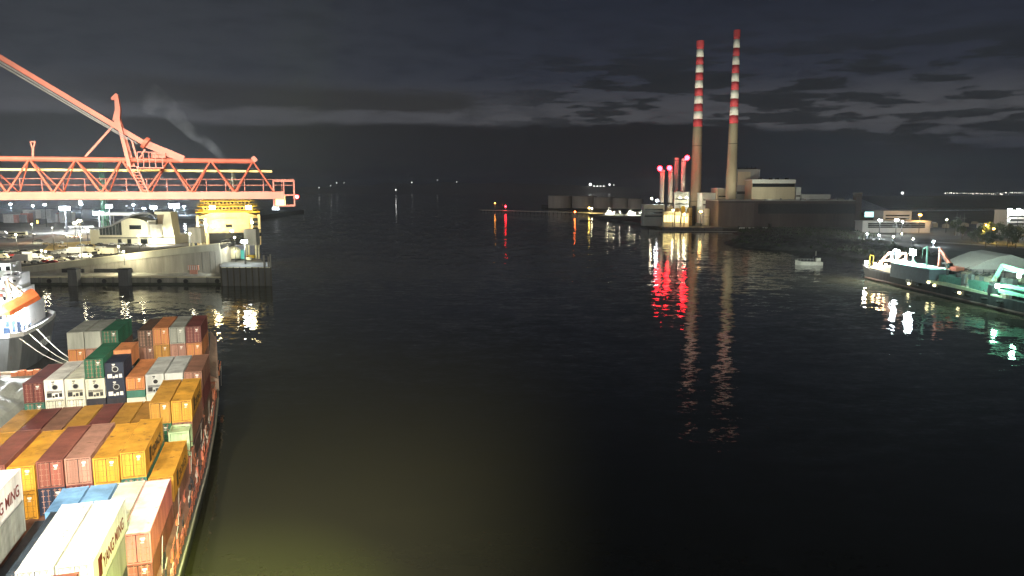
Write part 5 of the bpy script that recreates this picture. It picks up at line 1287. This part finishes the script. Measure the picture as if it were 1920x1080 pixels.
x_,z_=bl(1740,462,3); mb=MB(); mb.beam((x_,3,zb_),(x_-.4,3,z_),.45); mb.beam((x_-3,3,z_-1.2),(x_-.4,3,z_),.25); mb.beam((x_-3.5,3,z_-5),(x_-3,3,z_-1.2),.15); mb.obj('signal_mast',pbr('mast_green',(.3,.6,.45),.5),bg_)
x_,z_=bl(1676,478,2); mb=MB(); mb.box(x_-.8,x_+.8,1.6,2.4,z_,z_+1.6); mb.beam((x_,2,zb_),(x_,2,z_),.15); mb.obj('day_shape',m_dark,bg_)
# hopper coaming, walkway wedge
xh0,_=bl(1758,535,2); xh1,_=bl(1835,540,2)
mb=MB(); mb.box(xh0,xh1+8,2.2,13,4.21,7.6); mb.obj('hopper',pbr('hopper_green',(.16,.42,.34),.6,rust=.3),bg_)
mb=MB(); mb.slab([(xh0-3,4.25),(Lb-26,4.25),(Lb-26,4.7),(xh0+8,5.6),(xh0-3,5.2)],.02,.5); mb.obj('side_walkway',pbr('mint_edge2',(.55,.72,.5),.6),bg_)
random.seed(8); m_dg=pbr('deck_gear_dark',(.1,.1,.1),.7,rust=.3); m_dt=pbr('deck_gear_tan',(.4,.36,.28),.7,rust=.3)
for _ in range(80):
    x_=random.uniform(xb+1,Lb-4); y=random.uniform(1,13); s=random.uniform(.3,1.5); g_=MB(); h_=4.3+random.uniform(.6,2.2)+(3.3 if xh0<x_<xh1+8 and y>2 else 0); g_.box(x_-s,x_+s,y-s*.6,y+s*.6,4.2,h_); g_.beam((x_-s,y,h_),(x_+s*.6,y,h_+random.uniform(.2,1.2)),.14); g_.obj('deck_gear', random.choice([m_dg,m_dt,m_steel]), bg_)
for px in (1725,1758,1795,1820,1850,1880):
    x_,_=bl(px,545); mb=MB(); mb.lathe([(.9,2.6),(1.15,3.0),(.9,3.4)],12,(x_,-.6)); mb.obj('tyre_fender',m_rubber,bg_)
for px,py in ((1705,532),(1742,529),(1753,535),(1800,549)):
    x_,z_=bl(px,py); mb=MB(); mb.box(x_-.5,x_+.5,-.45,-.05,z_-.35,z_+.35); mb.obj('side_lamp',emis('side_lamp',(1,.85,.45),9),bg_)
text('OB 2',2.0,m_mark,bg_,(bl(1708,534)[0]-3.0,-.42,2.6),(R(90),0,0),extrude=.02)
# excavators (orange, and mint lit one)
def excavator(label,pxs,yy,mat,catm,boomw=1.0,base=4.2):
    t=thing('excavator',label,'excavator',(pA.x,pA.y,0),rzb)
    (tx,tz),(ex,ez),(bx_,bz_)=[bl(px,py,yy) for px,py in pxs]
    def arm(p,q,w0,w1,name):
        mb=MB(); p=Vector(p);q=Vector(q); d_=(q-p).normalized(); n_=Vector((-d_.z,0,d_.x))
        m_=p.lerp(q,.45)+n_*w0*.35
        mb.slab([tuple(v_) for v_ in ((p.x-n_.x*w0/2,p.z-n_.z*w0/2),(p.x+n_.x*w0/2,p.z+n_.z*w0/2),(m_.x+n_.x*w0/2,m_.z+n_.z*w0/2),(q.x+n_.x*w1/2,q.z+n_.z*w1/2),(q.x-n_.x*w1/2,q.z-n_.z*w1/2),(m_.x-n_.x*w0*.6,m_.z-n_.z*w0*.6))],yy-.35,yy+.35); mb.obj(name,mat,t)
    arm((bx_,yy,bz_),(ex,yy,ez),boomw,boomw*.7,'boom'); arm((ex,yy,ez),(tx,yy,tz),boomw*.75,boomw*.4,'dipper')
    mb=MB(); mb.tube(((bx_+ex)/2,yy-.6,(bz_+ez)/2-1.2),(ex*.8+tx*.2,yy-.6,ez*.8+tz*.2+.4),.16,n=8); mb.tube((bx_+.5,yy,bz_),(bx_*.5+ex*.5,yy,(bz_+ez)/2-.6),.2,n=8); mb.obj('ram',m_steel,t)
    mb=MB(); s=1 if tx>ex else 1
    mb.slab([(tx-.9,tz+.3),(tx+.9,tz+.3),(tx+1.1,tz-1.2),(tx,tz-2.0),(tx-.9,tz-1.2)],yy-.9,yy+.9); mb.obj('bucket',m_dark if catm else mat,t)
    k=1 if bx_>ex else -1
    mb=MB(); mb.box(bx_-1.2,bx_+1.2+3.4*k,yy-1.6,yy+1.6,base+1.3,base+2.8); mb.obj('engine_house',mat,t)
    mb=MB(); mb.slab([(bx_-.9,base+2.0),(bx_+.9,base+2.0),(bx_+.9,base+4.0),(bx_-.4,base+4.0),(bx_-.9,base+3.0)],yy-1.7,yy-.5); mb.obj('cab',m_glass,t)
    for s in(-1.4,1.4): mb=MB(); mb.slab([(bx_-2,base),(bx_+3,base),(bx_+3.5,base+.5),(bx_+3,base+1.1),(bx_-2,base+1.1),(bx_-2.5,base+.5)],yy+s-.35,yy+s+.35); mb.obj('track',m_dark,t)
    return t
excavator('orange-red excavator on the barge with its arm folded to a high elbow',((1759,508),(1763,466),(1786,500)),9.,pbr('excavator_red',(.62,.2,.13),.5),True,1.3,7.6)
excavator('mint green lit excavator on the barge with a bent arm, right edge',((1853,538),(1880,497),(1935,512)),5.,pbr('excavator_mint',(.3,.68,.5),.5),False,1.4)
for px_,py_ in ((1872,536),(1912,517)):
    x_,z_=bl(px_,py_,1.0); mb=MB(); mb.box(x_-.7,x_+.7,.5,.9,z_-.6,z_+.6); mb.obj('work_lamp',emis('work_lamp_mint',(.45,1,.7),130),bg_)
p_=pA+ax*bl(1885,515,2)[0]+Vector((-ax.y,ax.x,0))*-3
light('POINT',(p_.x,p_.y,15),26000,(.6,1,.8),size=.6)
q_=pA+ax*2+Vector((-ax.y,ax.x,0))*-5
light('POINT',(q_.x,q_.y-2,12),26000,(1,.85,.6),size=.6)
mb=MB(); x_,z_=bl(1627,492,2); mb.box(x_-.8,x_+.8,1.2,1.6,z_-.6,z_+.6); mb.obj('bow_lamp',emis('bow_lamp',(1,.93,.8),120),bg_)
for px_,py_ in ((1641,496),(1652,492),(1661,498)):
    x_,z_=bl(px_,py_,1.5); mb=MB(); mb.box(x_-.5,x_+.5,1.2,1.6,z_-.7,z_+.7); mb.beam((x_,1.6,5.5),(x_,1.6,z_),.12); mb.obj('fore_lamp',emis('fore_lamp',(1,.72,.38),70),bg_)
xm,_=bl(1905,550,2); mb=MB(); mb.box(xm-9,xm+20,1.5,5,5.4,6.5); mb.box(xm-9,xm+20,1.5,5,7.4,8.1); mb.obj('mint_pipe_rack',pbr('excavator_mint',(.3,.68,.5),.5),bg_)
mb=MB(); mb.lathe([(2.3,4.2),(2.3,7.6)],20,(bl(1862,545,2)[0]+1,2.2)); mb.obj('turntable_drum',m_dark,bg_)
# tent-like dome building on shore
a_=G(1842,525,2.2); t=thing('dome_shed','large pale grey dome-roofed storage shed on the right shore','shed',(a_.x+2,a_.y+12,2.2))
zt_=D(1892,474,a_.y+20).z-2.2; W_=26
mb=MB(); mb.slab([(-.4,3.2),(W_,3.2),(W_,4),(W_*.82,zt_*.8),(W_*.6,zt_),(W_*.42,zt_*.92),(W_*.24,zt_*.72),(W_*.12,zt_*.55),(-.4,3.5)],-.4,26); mb.obj('roof',pbr('roof_greygreen',(.38,.42,.37),.7,var=.12),t)
mb=MB(); mb.slab([(0.3,0),(W_-.3,0),(W_-.3,3.19),(.3,3.19)],0,25.5); mb.obj('wall',pbr('concrete_panels',(.25,.25,.23),.8,var=.4,scale=.3),t)
mb=MB()
for k in range(6): mb.box(1+k*4.2,1.25+k*4.2,-.15,-.02,0,3.1)
mb.box(0,W_,-.2,-.02,1.9,2.1); mb.obj('panel_joints',m_dark,t)
t.rotation_euler=(0,0,R(-8))
# low buildings & lamps behind
bld('office_hut','low hut with an orange-lit side behind the dome-roofed shed','hut',1822,1862,489,505,372,8,m_facg,ex_small)
bld('store_shed','long low pale warehouse behind the white lamps','shed',1617,1745,416,428,640,14,m_facg,ex_small)
bld('arched_store','round-roofed grey store behind the white lamps','shed',1655,1710,397,424,665,18,m_facg,ex_small)
bld('white_depot','pale depot lit from above at the right edge','building',1888,1925,396,412,600,16,m_facg,ex_small)
RL=[(1650,413,600,20000,(1,.98,.85),e_fl,'white floodlight just right of the cyan panel',2,1.4),(1681,413,600,16000,(1,.98,.85),e_fl,'left one of a close pair of white floodlights',2,1.4),(1692,416,600,12000,(1,.98,.9),e_fl,'right one of a close pair of white floodlights',1,1.3),
(1725,403,640,26000,(1,.5,.15),emis('sod_r',(1,.42,.08),40),'orange floodlight high behind the warehouse',2,1.3),(1626,439,560,16000,(.9,.96,1),e_fl,'white lamp at the left on the dark field',1,1.1),(1648,441,560,9000,(.9,.96,1),e_fl,'second white lamp on the dark field',1,1.1),
(1675,444,520,7000,(.9,.96,1),e_flw,'third lamp on the dark field, faint',1,.9),(1712,448,500,7000,(.9,.96,1),e_flw,'fourth lamp on the dark field, faint',1,.9),(1691,438,560,4000,(.9,.96,1),e_flw,'tiny lamp above the barge floodlights',1,.8),(1750,453,480,22000,(.85,.93,1),e_fl,'white lamp above the orange-red excavator',1,1.2),
(1829,496,345,26000,(1,.98,.88),e_fl,'very bright white lamp left of the dome-roofed shed',2,.9),(1893,393,600,11000,(1,.98,.9),e_fl,'left of two white floodlights above the pale depot',2,1.3),(1910,393,600,11000,(1,.98,.9),e_fl,'right of two white floodlights above the pale depot',2,1.3),(1891,413,560,8000,(.8,.95,1),e_fl,'bluish lamp below the depot floodlights',1,1.),
(1848,422,540,14000,(1,.6,.12),e_sod,'leftmost street lamp with orange light among the trees',1,1.2),(1843,433,520,8000,(1,.6,.12),e_sod,'lower left orange street lamp among the trees',1,1.),(1863,429,520,14000,(1,.6,.12),e_sod,'middle orange street lamp among the trees',1,1.2),(1901,432,500,14000,(1,.6,.12),e_sod,'right orange street lamp beside the lit bank',1,1.2),(1775,412,640,5000,(1,.75,.3),e_flw,'small warm lamp between the masts',1,1.)]
for (px,py,Y,pw,c,em,lab,hs,sz) in RL: mast(px,py,Y,pw,c,lab,em,hs,sz,Zg=2.2,grp='lamps of the right shore')
# sandy bank lit orange
mb=MB(); p=[G(1880,432,2.6),G(1925,446,2.6),G(1925,438,2.6),G(1900,429,2.6)]; mb.add(p,[(0,1,2,3)]); tag(mb.obj('sand_bank',pbr('sand',(.4,.28,.12),.9,var=.4,scale=.1)),kind='structure')
mb=MB(); p=[G(1755,455,2.5),G(1925,466,2.5),G(1925,464,2.5),G(1755,452.5,2.5)]; mb.add(p,[(0,1,2,3)]); tag(mb.obj('shore_road',pbr('pale_road',(.25,.26,.26),.8)),kind='structure')
# white heaps and shrubs on the field; small shore huts
random.seed(17)
for i in range(12):
    px=1690+i*17+random.uniform(-5,5); py=random.uniform(420,428); p=G(px,py,2.2); w_=random.uniform(1.5,4); h_=random.uniform(2,4)
    mb=MB(); mb.slab([(-w_,0),(w_,0),(w_,h_),(0,h_*1.35),(-w_,h_)],0,5); o=mb.obj('far_hut',random.choice([m_facg,m_faw,m_fac])); o.location=p; tag(o,f"small far hut on the right shore, {'leftmost' if i==0 else ORD[i]+' from the left' if i<10 else str(i+1)+'th from the left'}",'hut','far huts on the right shore')
for i,px in enumerate((1795,1801,1809)):
    p=D(px,(398,403,400)[i],600); mb=MB(); mb.tube((p.x,600,2.2),(p.x,600,p.z),.3,.12,n=6); mb.beam((p.x-2,600,p.z-4),(p.x+2,600,p.z-4),.2); tag(mb.obj('yard_mast',m_facg),('left','middle','right')[i]+' one of three thin masts right of the warehouse','mast','thin masts')
fc_=MB(); fc_.prism([(760,1510),(1900,1510),(5200,4290),(1950,4290)],-3,1.2); tag(fc_.obj('far_shore_ground',m_land),kind='structure')  # slab added to stop the coast lights mirroring in the water
light('POINT',(172,292,14),60000,(.85,1,.9),size=.8)  # bare unseen lamp added to light the dome-roofed shed
# ------------------------------------------------------------------ far coast
mb=MB(); random.seed(13); top_=[]; Yh=9000
for k in range(61):
    px=540+k*11; e_=max(0,math.sin(math.pi*k/60))*14*(.7+.5*noise.noise(Vector((k*.2,0,0)))); top_.append((D(px,353-e_,Yh).x,D(px,353-e_,Yh).z))
mb.slab([(top_[0][0],-5)]+top_+[(top_[-1][0],-5)],Yh,Yh+900); tag(mb.obj('hills',pbr('far_hill',(.2,.2,.21),1)),kind='structure')
def coastlamp(px,py,Y,r_,em,lab,grp):
    p=D(px,py,Y); mb=MB(); mb.ball(p,r_,8,6); tag(mb.obj('shore_lamp',em),lab,'shore light',grp)
e_c=emis('coast_lamp',(.95,.95,.9),5); e_cw=emis('coast_lamp_dim',(1,.8,.5),5)
for i,(px,py,r_) in enumerate(((598,352,4),(620,348,4),(631,343,5),(645,343,4),(772,342,6),(820,338,5),(856,341,4),(742,356,4),(889,371,5))):
    coastlamp(px,py,Yh-60 if py<356 else 5200,r_,e_c,f"{ORD[i] if i else 'leftmost'} faint light on the far left coast",'faint lights on the left coast')
for i,(px,py,r_) in enumerate(((1107,346,17),(1114,349,7),(1120,349,8),(1126,349,7),(1132,349,7),(1143,346,11),(1151,347,5))):
    coastlamp(px,py,Yh-60,r_,e_c,f"{ORD[i] if i else 'leftmost and brightest'} light of the far ferry cluster left of the flues",'far ferry lights')
random.seed(6)
for i in range(38):
    px=1772+i*3.95+random.uniform(-1,1); py=362+i*.07+random.uniform(-.6,.6)-(random.choice([0,3]) if i>24 else 0)
    coastlamp(px,py,4300,random.choice([.9,1.2,1.5,2.2]),emis('coast_string',(1,.92,.8),8),'one of the string of tiny lights along the far right coast','string of far coast lights')
coastlamp(1692,362,3800,6,e_c,'single bright light on the far water right of the tower','single far light')
# wake line behind the fishing boat
# ================================================================== MAIN SHIP-SIDE FLOODLIGHTS (on the quay cranes beside the camera) and added water spots
light('SPOT',(-14,6,49),500000,(1,.94,.80),S(70,-20,8),1.2,75,.7)
light('SPOT',(-40,20,52),230000,(1,.90,.66),S(95,-24,10),1.2,70,.8)
light('SPOT',(-6,24,46),620000,(.84,1,.16),(-24,60,0),1.2,33,1.)  # unseen green spot, added to give the water its yellow-green glow
light('SPOT',(-2,10,48),300000,(1,.84,.62),(-56,150,0),1.2,60,1.)  # unseen warm spot, added to brighten the water towards the terminal
light('SPOT',(-10,10,44),36000,(1,.8,.66),(-45,72,40),1.0,60,.7)

# ================================================================== night haze over the whole port
mb=MB(); mb.box(-15000,15000,-500,17000,-13,262)
m=bpy.data.materials.new('haze'); m.use_nodes=True; nn_=m.node_tree.nodes; nn_.remove(nn_['Principled BSDF'])
pv=nn_.new('ShaderNodeVolumePrincipled'); pv.inputs['Color'].default_value=(.86,.92,1,1); pv.inputs['Density'].default_value=7.5e-5; pv.inputs['Anisotropy'].default_value=.6
m.node_tree.links.new(pv.outputs[0],nn_['Material Output'].inputs['Volume'])
tag(mb.obj('haze',m),kind='stuff')

# ================================================================== camera & render settings
cd=bpy.data.cameras.new('camera'); cam=bpy.data.objects.new('camera',cd); COL.objects.link(cam); sc.camera=cam
cd.sensor_width=36; cd.lens=F/1920*36; cd.clip_end=30000; cd.clip_start=.5
cam.location=(0,0,H); cam.rotation_euler=(R(90)-PITCH,0,0)
sc.view_settings.view_transform='Standard'; sc.view_settings.look='None'; sc.view_settings.exposure=0; sc.view_settings.gamma=1
sc.render.engine='CYCLES'
cy=sc.cycles; cy.use_denoising=True; cy.max_bounces=6; cy.diffuse_bounces=2; cy.glossy_bounces=3; cy.transmission_bounces=2; cy.volume_bounces=0
cy.sample_clamp_indirect=6; cy.caustics_reflective=False; cy.caustics_refractive=False; cy.use_light_tree=True; cy.volume_step_rate=2
